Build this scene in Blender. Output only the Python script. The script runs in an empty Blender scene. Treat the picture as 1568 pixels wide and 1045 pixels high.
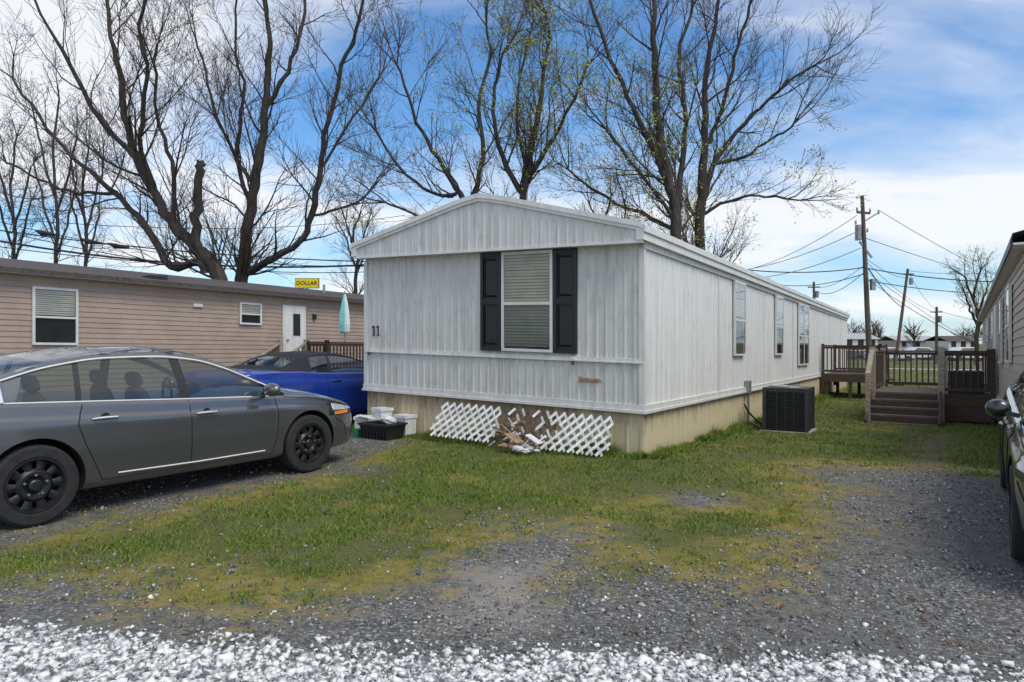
import bpy, bmesh, math, random, itertools, copy
import numpy as np
from mathutils import Vector
random.seed(7); rng=np.random.default_rng(7)
S=bpy.context.scene
F=1045.0; CX=784.0; HY=524.0; CH=1.5
# ------------------------------------------------------------ materials
def newmat(name):
    m=bpy.data.materials.new(name); m.use_nodes=True
    nt=m.node_tree; b=nt.nodes['Principled BSDF']; return m,nt,b
def N(nt,t,**k):
    n=nt.nodes.new(t)
    for a,v in k.items(): setattr(n,a,v)
    return n
def ramp(nt,fac,stops):
    r=N(nt,'ShaderNodeValToRGB'); nt.links.new(fac,r.inputs[0])
    el=r.color_ramp.elements
    while len(el)<len(stops): el.new(.5)
    for e,(p,c) in zip(el,stops):
        e.position=p; e.color=(*c,1) if len(c)==3 else c
    return r.outputs[0]
def noise(nt,scale,detail=3,rough=.6,sc=(1,1,1),coord='Object'):
    tc=N(nt,'ShaderNodeTexCoord'); mp=N(nt,'ShaderNodeMapping'); mp.inputs['Scale'].default_value=sc
    nt.links.new(tc.outputs[coord],mp.inputs[0])
    n=N(nt,'ShaderNodeTexNoise'); n.inputs['Scale'].default_value=scale; n.inputs['Detail'].default_value=detail; n.inputs['Roughness'].default_value=rough
    nt.links.new(mp.outputs[0],n.inputs['Vector']); return n.outputs[0]
def mix(nt,fac,a,b,mode='MIX'):
    m=N(nt,'ShaderNodeMix',data_type='RGBA',blend_type=mode)
    for s,v in ((0,fac),(6,a),(7,b)):
        if isinstance(v,bpy.types.NodeSocket): nt.links.new(v,m.inputs[s])
        else: m.inputs[s].default_value=v if s==0 else (*v,1)
    return m.outputs[2]
def math_(nt,op,a,b=0.,c=0.):
    m=N(nt,'ShaderNodeMath',operation=op)
    for i,v in enumerate((a,b,c)):
        if isinstance(v,bpy.types.NodeSocket): nt.links.new(v,m.inputs[i])
        else: m.inputs[i].default_value=v
    return m.outputs[0]
def bump(nt,b,h,s=.3,d=.01):
    n=N(nt,'ShaderNodeBump'); n.inputs['Strength'].default_value=s; n.inputs['Distance'].default_value=d
    nt.links.new(h,n.inputs['Height']); nt.links.new(n.outputs[0],b.inputs['Normal'])
def simple(name,col,rough=.6,var=.25,scale=6,metal=0,coat=0,bs=0,sc=(1,1,1),col2=None):
    m,nt,b=newmat(name)
    n=noise(nt,scale,3,.65,sc)
    c2=col2 or tuple(c*(1-var) for c in col)
    c1=tuple(min(1,c*(1+var*.4)) for c in col)
    nt.links.new(ramp(nt,n,[(.3,c2),(.65,c1)]),b.inputs['Base Color'])
    b.inputs['Roughness'].default_value=rough; b.inputs['Metallic'].default_value=metal
    b.inputs['Coat Weight'].default_value=coat; b.inputs['Coat Roughness'].default_value=.04
    if bs: bump(nt,b,n,bs,.01)
    return m
def dirty_white(name,col,dirt,streak=(7,7,.5),amt=.45,rough=.42):
    m,nt,b=newmat(name)
    n1=noise(nt,1.2,5,.7,streak); n2=noise(nt,9,4,.7,(1,1,.35)); n3=noise(nt,.7,2)
    f=math_(nt,'MULTIPLY',ramp(nt,n1,[(.42,(0,0,0)),(.75,(1,1,1))]),amt)
    f2=math_(nt,'MULTIPLY',ramp(nt,n2,[(.52,(0,0,0)),(.8,(1,1,1))]),amt*.9)
    c=mix(nt,f,col,dirt); c=mix(nt,f2,c,tuple(x*.7 for x in dirt))
    c=mix(nt,math_(nt,'MULTIPLY',n3,.3),c,tuple(x*.72 for x in col))
    nt.links.new(c,b.inputs['Base Color']); b.inputs['Roughness'].default_value=rough
    return m
M={}
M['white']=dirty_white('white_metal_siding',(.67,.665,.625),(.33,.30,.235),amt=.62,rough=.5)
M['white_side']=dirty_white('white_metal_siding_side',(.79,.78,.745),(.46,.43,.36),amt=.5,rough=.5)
M['trim']=dirty_white('white_trim',(.75,.74,.70),(.42,.38,.30),amt=.5)
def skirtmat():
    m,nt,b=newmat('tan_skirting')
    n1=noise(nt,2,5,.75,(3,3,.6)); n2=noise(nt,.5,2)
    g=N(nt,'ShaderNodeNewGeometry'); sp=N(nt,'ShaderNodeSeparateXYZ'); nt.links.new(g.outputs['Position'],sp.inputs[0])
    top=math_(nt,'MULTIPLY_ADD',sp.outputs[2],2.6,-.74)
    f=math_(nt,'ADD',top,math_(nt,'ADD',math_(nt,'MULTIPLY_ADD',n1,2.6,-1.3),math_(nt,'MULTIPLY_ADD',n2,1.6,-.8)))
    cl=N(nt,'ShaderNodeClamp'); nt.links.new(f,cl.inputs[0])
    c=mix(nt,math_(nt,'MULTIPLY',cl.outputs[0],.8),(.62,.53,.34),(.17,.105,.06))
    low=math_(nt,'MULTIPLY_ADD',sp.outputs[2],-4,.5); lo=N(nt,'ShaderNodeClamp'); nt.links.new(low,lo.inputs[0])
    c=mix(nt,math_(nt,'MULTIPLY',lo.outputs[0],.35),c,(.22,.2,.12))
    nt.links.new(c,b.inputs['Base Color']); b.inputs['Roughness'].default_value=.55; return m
M['skirt']=skirtmat()
M['lap']=simple('tan_lap_siding',(.40,.30,.235),.6,.14,2)
M['lap2']=simple('pinkish_lap_siding',(.42,.36,.32),.6,.12,2)
M['shingle']=simple('brown_shingles',(.09,.075,.068),.9,.5,14,bs=.4)
M['roofmetal']=simple('grey_roof_metal',(.42,.42,.4),.6,.4,2)
M['black']=simple('black_plastic',(.018,.018,.02),.45,.3,20)
M['shutter']=simple('black_shutter',(.010,.010,.011),.45,.3,20)
M['dark']=simple('dark_void',(.01,.01,.01),.9,.1)
M['blind']=simple('beige_blinds',(.56,.49,.33),.6,.25,3)
M['blind2']=simple('white_blinds',(.66,.64,.58),.6,.15,3)
M['curtain']=simple('grey_interior',(.06,.06,.055),.9,.4,3)
M['screw']=simple('rusty_screw',(.16,.12,.09),.8,.4,30)
M['wood']=simple('weathered_dark_wood',(.085,.058,.042),.85,.5,5,bs=.3,sc=(1,1,8))
M['wood2']=simple('weathered_light_wood',(.36,.31,.24),.85,.4,5,bs=.3,sc=(1,1,8))
M['wood3']=simple('weathered_grey_wood',(.15,.12,.095),.85,.4,5,bs=.3)
M['rotten']=simple('rotten_brown_wood',(.20,.125,.08),.9,.5,12)
M['lattice']=simple('white_lattice',(.74,.74,.71),.6,.25,8)
M['bark']=simple('tree_bark',(.060,.050,.043),.95,.6,7,bs=.8,sc=(1,1,.25))
M['twig']=simple('twig_bark',(.090,.070,.055),.95,.4,3)
M['pole']=simple('pole_wood',(.13,.10,.08),.9,.4,6,sc=(4,4,.3))
M['steel']=simple('galvanised_steel',(.35,.36,.37),.45,.3,8,metal=.7)
M['wire']=simple('black_wire',(.012,.012,.013),.6,.1)
M['tire']=simple('tire_rubber',(.024,.024,.025),.85,.4,12)
M['rim']=simple('black_steel_rim',(.03,.03,.032),.4,.4,12,metal=.4)
M['chrome']=simple('chrome',(.88,.88,.89),.14,.05,metal=1)
M['grey_paint']=simple('grey_car_paint',(.125,.127,.135),.28,.06,3,metal=.6,coat=1)
M['blue_paint']=simple('blue_car_paint',(.006,.045,.36),.30,.1,3,metal=.3,coat=1)
M['black_paint']=simple('dark_car_paint',(.012,.018,.016),.3,.1,3,metal=.3,coat=1)
M['white_paint']=simple('white_car_paint',(.7,.7,.7),.3,.05,coat=1)
M['fabric']=simple('black_canvas',(.016,.016,.018),.85,.3,30,bs=.2)
M['interior']=simple('car_interior',(.07,.07,.07),.8,.3,8)
M['orange']=simple('amber_lens',(.85,.25,.02),.2,.1,coat=1)
M['red']=simple('red_lens',(.35,.01,.01),.2,.2,coat=1)
M['lens']=simple('headlight_lens',(.62,.65,.68),.1,.35,30,metal=.3,coat=1)
M['yellow']=simple('yellow_sign_face',(.85,.65,.02),.5,.05)
M['ac']=simple('ac_dark_metal',(.035,.038,.042),.5,.3,10)
M['umb1']=simple('teal_fabric',(.16,.50,.46),.9,.2)
M['umb2']=simple('white_fabric',(.75,.77,.75),.9,.15)
M['green']=simple('green_plastic',(.03,.25,.10),.5,.2)
M['paper']=simple('white_scrap',(.72,.72,.70),.7,.2,9)
M['cardb']=simple('brown_cardboard',(.34,.22,.12),.9,.35,9)
M['brick']=simple('far_wall',(.42,.38,.35),.8,.2)
def glassmat(name,tint,alpha):
    m,nt,b=newmat(name)
    tr=N(nt,'ShaderNodeBsdfTransparent'); tr.inputs[0].default_value=(*tint,1)
    gl=N(nt,'ShaderNodeBsdfGlossy'); gl.inputs['Roughness'].default_value=.02; gl.inputs[0].default_value=(.9,.95,1,1)
    fr=N(nt,'ShaderNodeLayerWeight'); fr.inputs[0].default_value=.5
    f=math_(nt,'MULTIPLY_ADD',math_(nt,'POWER',fr.outputs['Facing'],4.0),.75,alpha)
    mx=N(nt,'ShaderNodeMixShader'); nt.links.new(f,mx.inputs[0]); nt.links.new(tr.outputs[0],mx.inputs[1]); nt.links.new(gl.outputs[0],mx.inputs[2])
    nt.links.new(mx.outputs[0],nt.nodes['Material Output'].inputs[0]); return m
M['glass']=glassmat('window_glass',(.78,.80,.78),.07)
M['screen']=glassmat('screened_window_glass',(.50,.51,.50),.06)
M['cglass']=glassmat('car_glass',(.54,.60,.56),.09)

# ------------------------------------------------------------ mesh builder
class MB:
    def __init__(s,*mats): s.v=[];s.f=[];s.m=[];s.mats=list(mats)
    def mi(s,m):
        if m not in s.mats: s.mats.append(m)
        return s.mats.index(m)
    def poly(s,pts,m): 
        i=len(s.v); s.v+= [tuple(p) for p in pts]; s.f.append(tuple(range(i,i+len(pts)))); s.m.append(s.mi(m))
    def box(s,x0,x1,y0,y1,z0,z1,m):
        i=len(s.v); s.v+=[(x,y,z) for z in (z0,z1) for y in (y0,y1) for x in (x0,x1)]
        for q in ((0,2,3,1),(4,5,7,6),(0,1,5,4),(2,6,7,3),(0,4,6,2),(1,3,7,5)):
            s.f.append(tuple(i+k for k in q)); s.m.append(s.mi(m))
    def beam(s,a,b,w,h,m,up=(0,0,1)):
        a=Vector(a);b=Vector(b);d=(b-a).normalized();u=Vector(up)
        if abs(d.dot(u.normalized()))>.99: u=Vector((0,1,0))
        r=d.cross(u).normalized();u=r.cross(d)
        i=len(s.v)
        for p in (a,b):
            for sx,sy in((-1,-1),(1,-1),(1,1),(-1,1)): s.v.append(tuple(p+r*sx*w/2+u*sy*h/2))
        for q in ((0,1,2,3),(7,6,5,4),(0,4,5,1),(1,5,6,2),(2,6,7,3),(3,7,4,0)):
            s.f.append(tuple(i+k for k in q)); s.m.append(s.mi(m))
    def tube(s,pts,rad,m,n=6,cap=True):
        pts=[Vector(p) for p in pts]; i0=len(s.v); L=len(pts); mi=s.mi(m)
        if not hasattr(rad,'__len__'): rad=[rad]*L
        for k,p in enumerate(pts):
            d=(pts[min(k+1,L-1)]-pts[max(k-1,0)])
            if d.length<1e-9: d=Vector((0,0,1))
            d.normalize()
            ref=Vector((0,0,1)) if abs(d.z)<.8 else Vector((1,0,0))
            if k==0: r=d.cross(ref).normalized()
            else:
                r=(r-d*r.dot(d))
                r= r.normalized() if r.length>1e-6 else d.cross(ref).normalized()
            u=d.cross(r)
            for j in range(n):
                a=2*math.pi*j/n; q=p+(r*math.cos(a)+u*math.sin(a))*rad[k]; s.v.append((q.x,q.y,q.z))
        for k in range(L-1):
            for j in range(n):
                a=i0+k*n+j;b=i0+k*n+(j+1)%n
                s.f.append((a,b,b+n,a+n)); s.m.append(mi)
        if cap:
            s.f.append(tuple(i0+j for j in range(n))); s.m.append(mi)
            s.f.append(tuple(i0+(L-1)*n+j for j in reversed(range(n)))); s.m.append(mi)
    def grid(s,P,m,mf=None,closed=False):
        R=len(P);C=len(P[0]);i=len(s.v)
        for row in P: s.v+=[tuple(p) for p in row]
        for a in range(R-1):
            for b in range(C-1 if not closed else C):
                b2=(b+1)%C
                s.f.append((i+a*C+b,i+a*C+b2,i+(a+1)*C+b2,i+(a+1)*C+b))
                s.m.append(s.mi(mf(a,b) if mf else m))
    def lathe(s,prof,c,m,n=32,axis='y'):
        rows=[]
        for (r,h) in prof:
            row=[]
            for j in range(n):
                a=2*math.pi*j/n
                if axis=='y': row.append((c[0]+r*math.cos(a),c[1]+h,c[2]+r*math.sin(a)))
                else: row.append((c[0]+r*math.cos(a),c[1]+r*math.sin(a),c[2]+h))
            rows.append(row)
        s.grid(rows,m,closed=True)
    def obj(s,name,T=None,parent=None,smooth=False,recalc=True,angle=None):
        me=bpy.data.meshes.new(name)
        v=[T(*p) for p in s.v] if T else s.v
        me.from_pydata(v,[],s.f)
        for m in s.mats: me.materials.append(M[m])
        me.polygons.foreach_set('material_index',s.m)
        if recalc:
            bm=bmesh.new(); bm.from_mesh(me); bmesh.ops.remove_doubles(bm,verts=bm.verts,dist=1e-5) if smooth else None
            bmesh.ops.recalc_face_normals(bm,faces=bm.faces); bm.to_mesh(me); bm.free()
        if smooth:
            me.polygons.foreach_set('use_smooth',[True]*len(me.polygons))
            if angle is not None:
                try: me.set_sharp_from_angle(angle=math.radians(angle))
                except Exception: pass
        me.update()
        o=bpy.data.objects.new(name,me); S.collection.objects.link(o)
        if parent: o.parent=parent
        return o
def empty(name):
    o=bpy.data.objects.new(name,None); S.collection.objects.link(o); return o

# ------------------------------------------------------------ terrain
C0=np.array((1.71,8.9)); E1=np.array((-.846,.533)); D=np.array((.5275,.8496)); NR=np.array((.8496,-.5275))
def gz(x,y):
    s=(x-C0[0])*D[0]+(y-C0[1])*D[1]
    t=(x-C0[0])*NR[0]+(y-C0[1])*NR[1]
    a=np.clip(s,0,6)*-.035+np.clip(s-6,0,26)*-.011
    k=np.clip((t+6)/5,0,1)
    return a*(.35+.65*k)
def gf(x,y): return float(gz(x,y))
def px2w(px,py):
    Y=CH*F/(py-HY); return ((px-CX)/F*Y,Y)
_tab=rng.random((256,256))
def vn(x,y,sc,off=0):
    x=x*sc+off*17.3+500; y=y*sc+off*9.1+500
    ix=np.floor(x).astype(int);iy=np.floor(y).astype(int);fx=x-ix;fy=y-iy
    fx=fx*fx*(3-2*fx);fy=fy*fy*(3-2*fy)
    L=lambda i,j:_tab[i%256,j%256]
    return (L(ix,iy)*(1-fx)+L(ix+1,iy)*fx)*(1-fy)+(L(ix,iy+1)*(1-fx)+L(ix+1,iy+1)*fx)*fy
def fbm(x,y,sc,off=0): return .5*vn(x,y,sc,off)+.28*vn(x,y,sc*2.1,off+1)+.22*vn(x,y,sc*4.3,off+2)
def sdist(x,y,poly):
    poly=np.array(poly); n=len(poly); d=np.full(x.shape,1e9); ins=np.zeros(x.shape,bool)
    for i in range(n):
        a=poly[i];b=poly[(i+1)%n]; e=b-a
        t=np.clip(((x-a[0])*e[0]+(y-a[1])*e[1])/(e@e+1e-12),0,1)
        d=np.minimum(d,np.hypot(x-a[0]-t*e[0],y-a[1]-t*e[1]))
        c=((a[1]>y)!=(b[1]>y))&(x<(b[0]-a[0])*(y-a[1])/(b[1]-a[1]+1e-12)+a[0]); ins^=c
    return np.where(ins,d,-d)
front=[px2w(*p) for p in [(-500,870),(0,885),(250,920),(430,940),(560,925),(680,865),(790,808),(890,815),(870,900),(960,905),(1170,890),(1255,805),(1290,750),(1215,715),(1290,705),(1568,738),(2600,780)]]
GP=front+[(250,60),(250,400),(-250,400),(-250,5)]
pad_o=np.array((-2.0,7.9)); hd=np.array((.556,.831)); rt=np.array((.831,-.556))
PAD=[tuple(pad_o+hd*a+rt*b) for a,b in [(.2,-.05),(-4.6,.1),(-7,-.4),(-9,-8),(6,-9),(12,-7),(12,-2.6),(3,-1.6)]]
pale=[px2w(*p) for p in [(690,865),(860,850),(870,960),(640,970)]]
dirt=[px2w(*p) for p in [(1380,640),(1470,650),(1500,735),(1290,735),(1380,690)]]
def gmask(x,y):
    g=np.minimum(sdist(x,y,GP),-sdist(x,y,PAD))
    g=np.minimum(g,np.hypot(x-px2w(1075,770)[0],y-px2w(1075,770)[1])*1.2-.22)
    return np.clip(g/1.9+.5,0,1)
def dmask(x,y): return np.clip(sdist(x,y,dirt)/1.2+.5,0,1)
def pmask(x,y): return np.clip(sdist(x,y,pale)/1.0+.5,0,1)
def wmask(x,y):
    lim=3.26-.09*x+.07*np.sin(x*1.7)
    return np.clip((lim-y)/.5+.5,0,1)
def axis(a,b,st,far,n):
    c=np.arange(a,b+1e-6,st); k=np.linspace(0,1,n+1)[1:]**3
    return np.concatenate([(a-k*(far))[::-1],c,b+k*far])
xs=axis(-14,14,.09,900,26); ys=axis(1.0,26,.09,900,26)
Xg,Yg=np.meshgrid(xs,ys)
def gh(x,y): return gz(x,y)+(fbm(x,y,.8,3)-.5)*.05+(fbm(x,y,4,5)-.5)*.012
near=(np.abs(Xg)<14)&(Yg<26)
Zg=np.where(near,gh(Xg,Yg),gz(Xg,Yg))
nx,ny=len(xs),len(ys)
def np_mesh(name,V,Fa,mats,smooth=False,mi=None):
    me=bpy.data.meshes.new(name); k=Fa.shape[1]
    me.vertices.add(len(V)); me.vertices.foreach_set('co',V.astype(np.float32).ravel())
    me.loops.add(Fa.size); me.loops.foreach_set('vertex_index',Fa.astype(np.int32).ravel())
    me.polygons.add(len(Fa)); me.polygons.foreach_set('loop_start',(np.arange(len(Fa))*k).astype(np.int32))
    for m in mats: me.materials.append(m)
    if smooth: me.polygons.foreach_set('use_smooth',np.ones(len(Fa),bool))
    me.update(calc_edges=True); me.validate()
    o=bpy.data.objects.new(name,me); S.collection.objects.link(o); return o
I=np.arange(nx*ny).reshape(ny,nx)
Fq=np.stack([I[:-1,:-1],I[:-1,1:],I[1:,1:],I[1:,:-1]],-1).reshape(-1,4)
def groundmat():
    m,nt,b=newmat('ground_surface')
    def at(n):
        a=N(nt,'ShaderNodeAttribute'); a.attribute_name=n; return a.outputs['Fac']
    g,w,p,d=at('g'),at('w'),at('p'),at('d')
    vo=N(nt,'ShaderNodeTexVoronoi'); tc=N(nt,'ShaderNodeTexCoord'); nt.links.new(tc.outputs['Object'],vo.inputs['Vector']); vo.inputs['Scale'].default_value=62
    vs=N(nt,'ShaderNodeSeparateColor'); nt.links.new(vo.outputs['Color'],vs.inputs[0])
    n1=noise(nt,.9,4,.65); n2=noise(nt,6,4,.7); n3=noise(nt,60,3,.7)
    stone=ramp(nt,vs.outputs[0],[(0,(.05,.05,.05)),(.5,(.12,.117,.112)),(.85,(.21,.205,.195)),(1,(.44,.43,.40))])
    dust=ramp(nt,n2,[(.3,(.092,.088,.081)),(.7,(.175,.168,.155))])
    grav=mix(nt,ramp(nt,n1,[(.4,(.25,.25,.25)),(.62,(.8,.8,.8))]),stone,dust)
    pf=ramp(nt,math_(nt,'ADD',p,math_(nt,'MULTIPLY_ADD',n2,.8,-.4)),[(.45,(0,0,0)),(.95,(1,1,1))])
    grav=mix(nt,math_(nt,'MULTIPLY',pf,.85),grav,mix(nt,n3,(.24,.215,.18),(.42,.38,.33)))
    ws=ramp(nt,vs.outputs[1],[(0,(.18,.18,.18)),(.5,(.43,.43,.42)),(1,(.75,.75,.73))])
    wf=ramp(nt,math_(nt,'ADD',w,math_(nt,'MULTIPLY_ADD',n2,.8,-.4)),[(.45,(0,0,0)),(.7,(1,1,1))])
    grav=mix(nt,math_(nt,'MULTIPLY',wf,.8),grav,ws)
    soil=ramp(nt,n3,[(.3,(.045,.058,.016)),(.5,(.10,.11,.032)),(.72,(.18,.15,.07))])
    moss=ramp(nt,n2,[(.3,(.11,.125,.024)),(.5,(.21,.175,.042)),(.7,(.27,.20,.10))])
    soil=mix(nt,ramp(nt,math_(nt,'ADD',n1,math_(nt,'MULTIPLY_ADD',g,-.35,.33)),[(.50,(0,0,0)),(.64,(1,1,1))]),soil,moss)
    df=ramp(nt,math_(nt,'ADD',d,math_(nt,'MULTIPLY_ADD',n2,.9,-.45)),[(.4,(0,0,0)),(.9,(1,1,1))])
    soil=mix(nt,math_(nt,'MULTIPLY',df,.8),soil,(.16,.125,.09))
    gm=ramp(nt,math_(nt,'ADD',g,math_(nt,'ADD',math_(nt,'MULTIPLY_ADD',n1,1.1,-.55),math_(nt,'MULTIPLY_ADD',n2,1.1,-.55))),[(.38,(0,0,0)),(.64,(1,1,1))])
    nt.links.new(mix(nt,gm,grav,soil),b.inputs['Base Color'])
    b.inputs['Roughness'].default_value=.95; b.inputs['Specular IOR Level'].default_value=.2
    h=math_(nt,'ADD',math_(nt,'MULTIPLY',vo.outputs['Distance'],-.6),math_(nt,'MULTIPLY',n3,.7))
    bump(nt,b,h,.9,.010)
    return m
V=np.stack([Xg,Yg,Zg],-1).reshape(-1,3)
ground=np_mesh('ground',V,Fq,[groundmat()],True)
fx,fy=Xg.ravel(),Yg.ravel()
for nm,fn in (('g',gmask),('w',wmask),('p',pmask),('d',dmask)):
    a=ground.data.attributes.new(nm,'FLOAT','POINT'); a.data.foreach_set('value',fn(fx,fy).astype(np.float32))
def inhouse(x,y):
    u=(x-C0[0])*E1[0]+(y-C0[1])*E1[1]; v=(x-C0[0])*D[0]+(y-C0[1])*D[1]
    return (u>-.0)&(u<4.95)&(v>.05)&(v<24)
def grassmat():
    m,nt,b=newmat('grass_blades')
    at=N(nt,'ShaderNodeAttribute'); at.attribute_name='dry'
    n1=noise(nt,1.3,3,.6); n2=noise(nt,30,2,.7); n0=noise(nt,.45,2,.6)
    c=ramp(nt,n2,[(.25,(.075,.12,.015)),(.5,(.14,.205,.028)),(.75,(.26,.31,.06))])
    c=mix(nt,ramp(nt,math_(nt,'ADD',n1,math_(nt,'MULTIPLY_ADD',at.outputs['Fac'],.35,-.17)),[(.46,(0,0,0)),(.70,(.85,.85,.85))]),c,(.36,.27,.06))
    c=mix(nt,ramp(nt,n0,[(.35,(.45,.45,.45)),(.5,(0,0,0))]),c,(.085,.16,.022))
    nt.links.new(c,b.inputs['Base Color']); b.inputs['Roughness'].default_value=.7
    b.inputs['Specular IOR Level'].default_value=.25
    return m
n=540000
Y=np.exp(rng.uniform(np.log(3.9),np.log(34),n)); X=(rng.random(n)*2-1)*.92*Y
gg=gmask(X,Y)
gm=gg+(fbm(X,Y,.9,8)-.5)*1.0+(fbm(X,Y,5,9)-.5)*1.2
pr_=np.clip((gm-.46)/.5,0,1)**1.25*(.25+.75*np.clip((fbm(X,Y,2.2,17)-.39)*5,0,1))
keep=(rng.random(n)<pr_+.03*(gm>.25))&~inhouse(X,Y)&(dmask(X,Y)+(fbm(X,Y,3,4)-.5)<.75+rng.normal(0,.15,n))
X,Y,gg=X[keep],Y[keep],gg[keep]
k=22000; uu=rng.uniform(-.05,5.1,k); vv=-np.abs(rng.normal(0,.12,k))-.02
Xa=C0[0]+E1[0]*uu+D[0]*vv; Ya=C0[1]+E1[1]*uu+D[1]*vv
k2=16000; v2=rng.uniform(-.1,18,k2); u2=-np.abs(rng.normal(0,.12,k2))-.02
Xb=C0[0]+E1[0]*u2+D[0]*v2; Yb=C0[1]+E1[1]*u2+D[1]*v2
hs=np.concatenate([rng.uniform(.010,.042,len(X))*(.3+.6*gg+.8*fbm(X,Y,1.4,12)),rng.uniform(.05,.19,k)*(.2+1.4*vn(Xa,Ya,3,2)**1.5),rng.uniform(.05,.17,k2)*(.2+1.4*vn(Xb,Yb,3,2)**1.5)])
dry=np.concatenate([1-gg,np.zeros(k+k2)])
X=np.concatenate([X,Xa,Xb]);Y=np.concatenate([Y,Ya,Yb])
def blades(X,Y,h,w):
    n=len(X); Z=gh(X,Y)-.004; a=rng.uniform(0,6.283,n); ln=rng.normal(0,.6,(n,2))*h[:,None]
    dx,dy=np.cos(a)*w,np.sin(a)*w
    V=np.empty((n,3,3)); V[:,0]=np.stack([X-dx,Y-dy,Z],-1);V[:,1]=np.stack([X+dx,Y+dy,Z],-1);V[:,2]=np.stack([X+ln[:,0],Y+ln[:,1],Z+h],-1)
    return V.reshape(-1,3),np.arange(n*3).reshape(-1,3)
Vb,Fb=blades(X,Y,hs,.0020+.0006*Y)
go=np_mesh('grass',Vb,Fb,[grassmat()])
if len(go.data.vertices)==len(dry)*3:
    a=go.data.attributes.new('dry','FLOAT','POINT'); a.data.foreach_set('value',np.repeat(dry,3).astype(np.float32))
cub=np.array(list(itertools.product((-1,1),(-1,1),(-1,1))),float)
cf=np.array([[0,1,3,2],[4,6,7,5],[0,4,5,1],[2,3,7,6],[0,2,6,4],[1,5,7,3]])
def stones(name,X,Y,size,mat):
    n=len(X); v=np.repeat(cub[None]*.5,n,0); v*=rng.uniform(.5,1.2,(n,8,3))
    v*=rng.uniform(.6,1.25,(n,1,3))
    a=rng.uniform(0,6.283,(n,3)); 
    for ax,(i,j) in enumerate(((1,2),(0,2),(0,1))):
        c,s=np.cos(a[:,ax])[:,None],np.sin(a[:,ax])[:,None]; p,q=v[:,:,i].copy(),v[:,:,j].copy(); v[:,:,i]=p*c-q*s; v[:,:,j]=p*s+q*c
    v*=size[:,None,None]; v[:,:,2]*=.75; v[:,:,0]+=X[:,None];v[:,:,1]+=Y[:,None];v[:,:,2]+=(gh(X,Y)+size*.15)[:,None]
    Fs=(cf[None]+(np.arange(n)*8)[:,None,None]).reshape(-1,4)
    return np_mesh(name,v.reshape(-1,3),Fs,[mat])
def stonemat(name,stops,sc):
    m,nt,b=newmat(name); nn=noise(nt,sc,1,.5); nt.links.new(ramp(nt,nn,stops),b.inputs['Base Color']); b.inputs['Roughness'].default_value=.9; return m
n=32000; Y=rng.uniform(2.6,4.1,n); X=(rng.random(n)*2-1)*.95*Y
wm=wmask(X,Y)+(fbm(X,Y,2.5,21)-.5)*.9
kp=wm>.56+rng.normal(0,.18,n)
stones('white_gravel',X[kp],Y[kp],rng.lognormal(np.log(.0175),.42,kp.sum()),stonemat('white_stone',[(.35,(.16,.16,.165)),(.44,(.45,.45,.44)),(.57,(.82,.82,.79))],26))
n=66000; Y=np.exp(rng.uniform(np.log(2.9),np.log(14),n)); X=(rng.random(n)*2-1)*.92*Y
gm=gmask(X,Y)+(fbm(X,Y,.9,8)-.5)*.9+pmask(X,Y)*.4
kp=(gm<.58+rng.normal(0,.14,n))&~inhouse(X,Y)&(fbm(X,Y,1.3,31)>rng.uniform(.2,.7,n))
stones('grey_gravel',X[kp],Y[kp],rng.lognormal(np.log(.0095),.5,kp.sum())*(.8+.04*Y[kp]),stonemat('grey_stone',[(.34,(.07,.07,.072)),(.5,(.15,.148,.142)),(.58,(.24,.235,.22)),(.68,(.58,.57,.53))],35))
n=1500; Y=np.exp(rng.uniform(np.log(3.3),np.log(18),n)); X=(rng.random(n)*2-1)*.85*Y
kp=~inhouse(X,Y)&(fbm(X,Y,.8,41)+.12*(X>1)>rng.uniform(.42,.65,n)); X,Y=X[kp],Y[kp]; n=len(X); a=rng.uniform(0,6.28,n); sz=rng.uniform(.009,.024,n)
Z=gh(X,Y)+.018
Vl=np.empty((n,4,3))
for i in range(4):
    an=a+i*math.pi/2; r=sz*(1 if i%2 else .6)
    Vl[:,i]=np.stack([X+np.cos(an)*r,Y+np.sin(an)*r,Z+rng.uniform(-.012,.012,n)],-1)
np_mesh('fallen_leaves',Vl.reshape(-1,3),np.arange(n*4).reshape(-1,4),[simple('dead_leaf',(.15,.08,.045),.9,.5,5)])

# ------------------------------------------------------------ main mobile home
WID=4.94; LEN=24.0
def TM(u,v,z):
    p=C0+E1*u+D*v
    return (p[0],p[1],z+.024*u-.0125*v)
home=empty('white_mobile_home')
def ribs(mb,a0,a1,pitch,rw,rh,z0,z1,plane,m,axis='u',sgn=-1,ztop=None):
    prof=[]; a=a0
    while a<a1-1e-6:
        f=min(a+pitch-2*rw,a1); prof.append((a,0)); prof.append((f,0))
        if f+rw<a1: prof.append((f+rw*.5,1)); prof.append((f+rw*1.5,1))
        a+=pitch
    prof.append((a1,0))
    rows=[[],[]]
    for (q,h) in prof:
        o=plane+sgn*rh*h
        zt=ztop(q) if ztop else z1
        pt=(lambda z:(q,o,z)) if axis=='u' else (lambda z:(o,q,z))
        rows[0].append(pt(z0)); rows[1].append(pt(zt))
    mb.grid(rows,m)
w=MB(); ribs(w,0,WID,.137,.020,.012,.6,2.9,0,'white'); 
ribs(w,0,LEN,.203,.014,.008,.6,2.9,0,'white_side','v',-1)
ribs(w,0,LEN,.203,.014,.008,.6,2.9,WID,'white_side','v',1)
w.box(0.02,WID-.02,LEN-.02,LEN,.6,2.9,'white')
w.obj('walls',TM,home,recalc=False)
def rz(u): return 2.985+.63*(1-abs(u-WID/2)/(WID/2+.1))
g=MB(); OV=-.20
ribs(g,-.06,WID+.06,.137,.020,.010,2.79,0,OV,'white',ztop=lambda u: rz(u)-.03)
g.box(-.06,WID+.06,OV+.01,-.0,2.775,2.79,'white')
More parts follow.
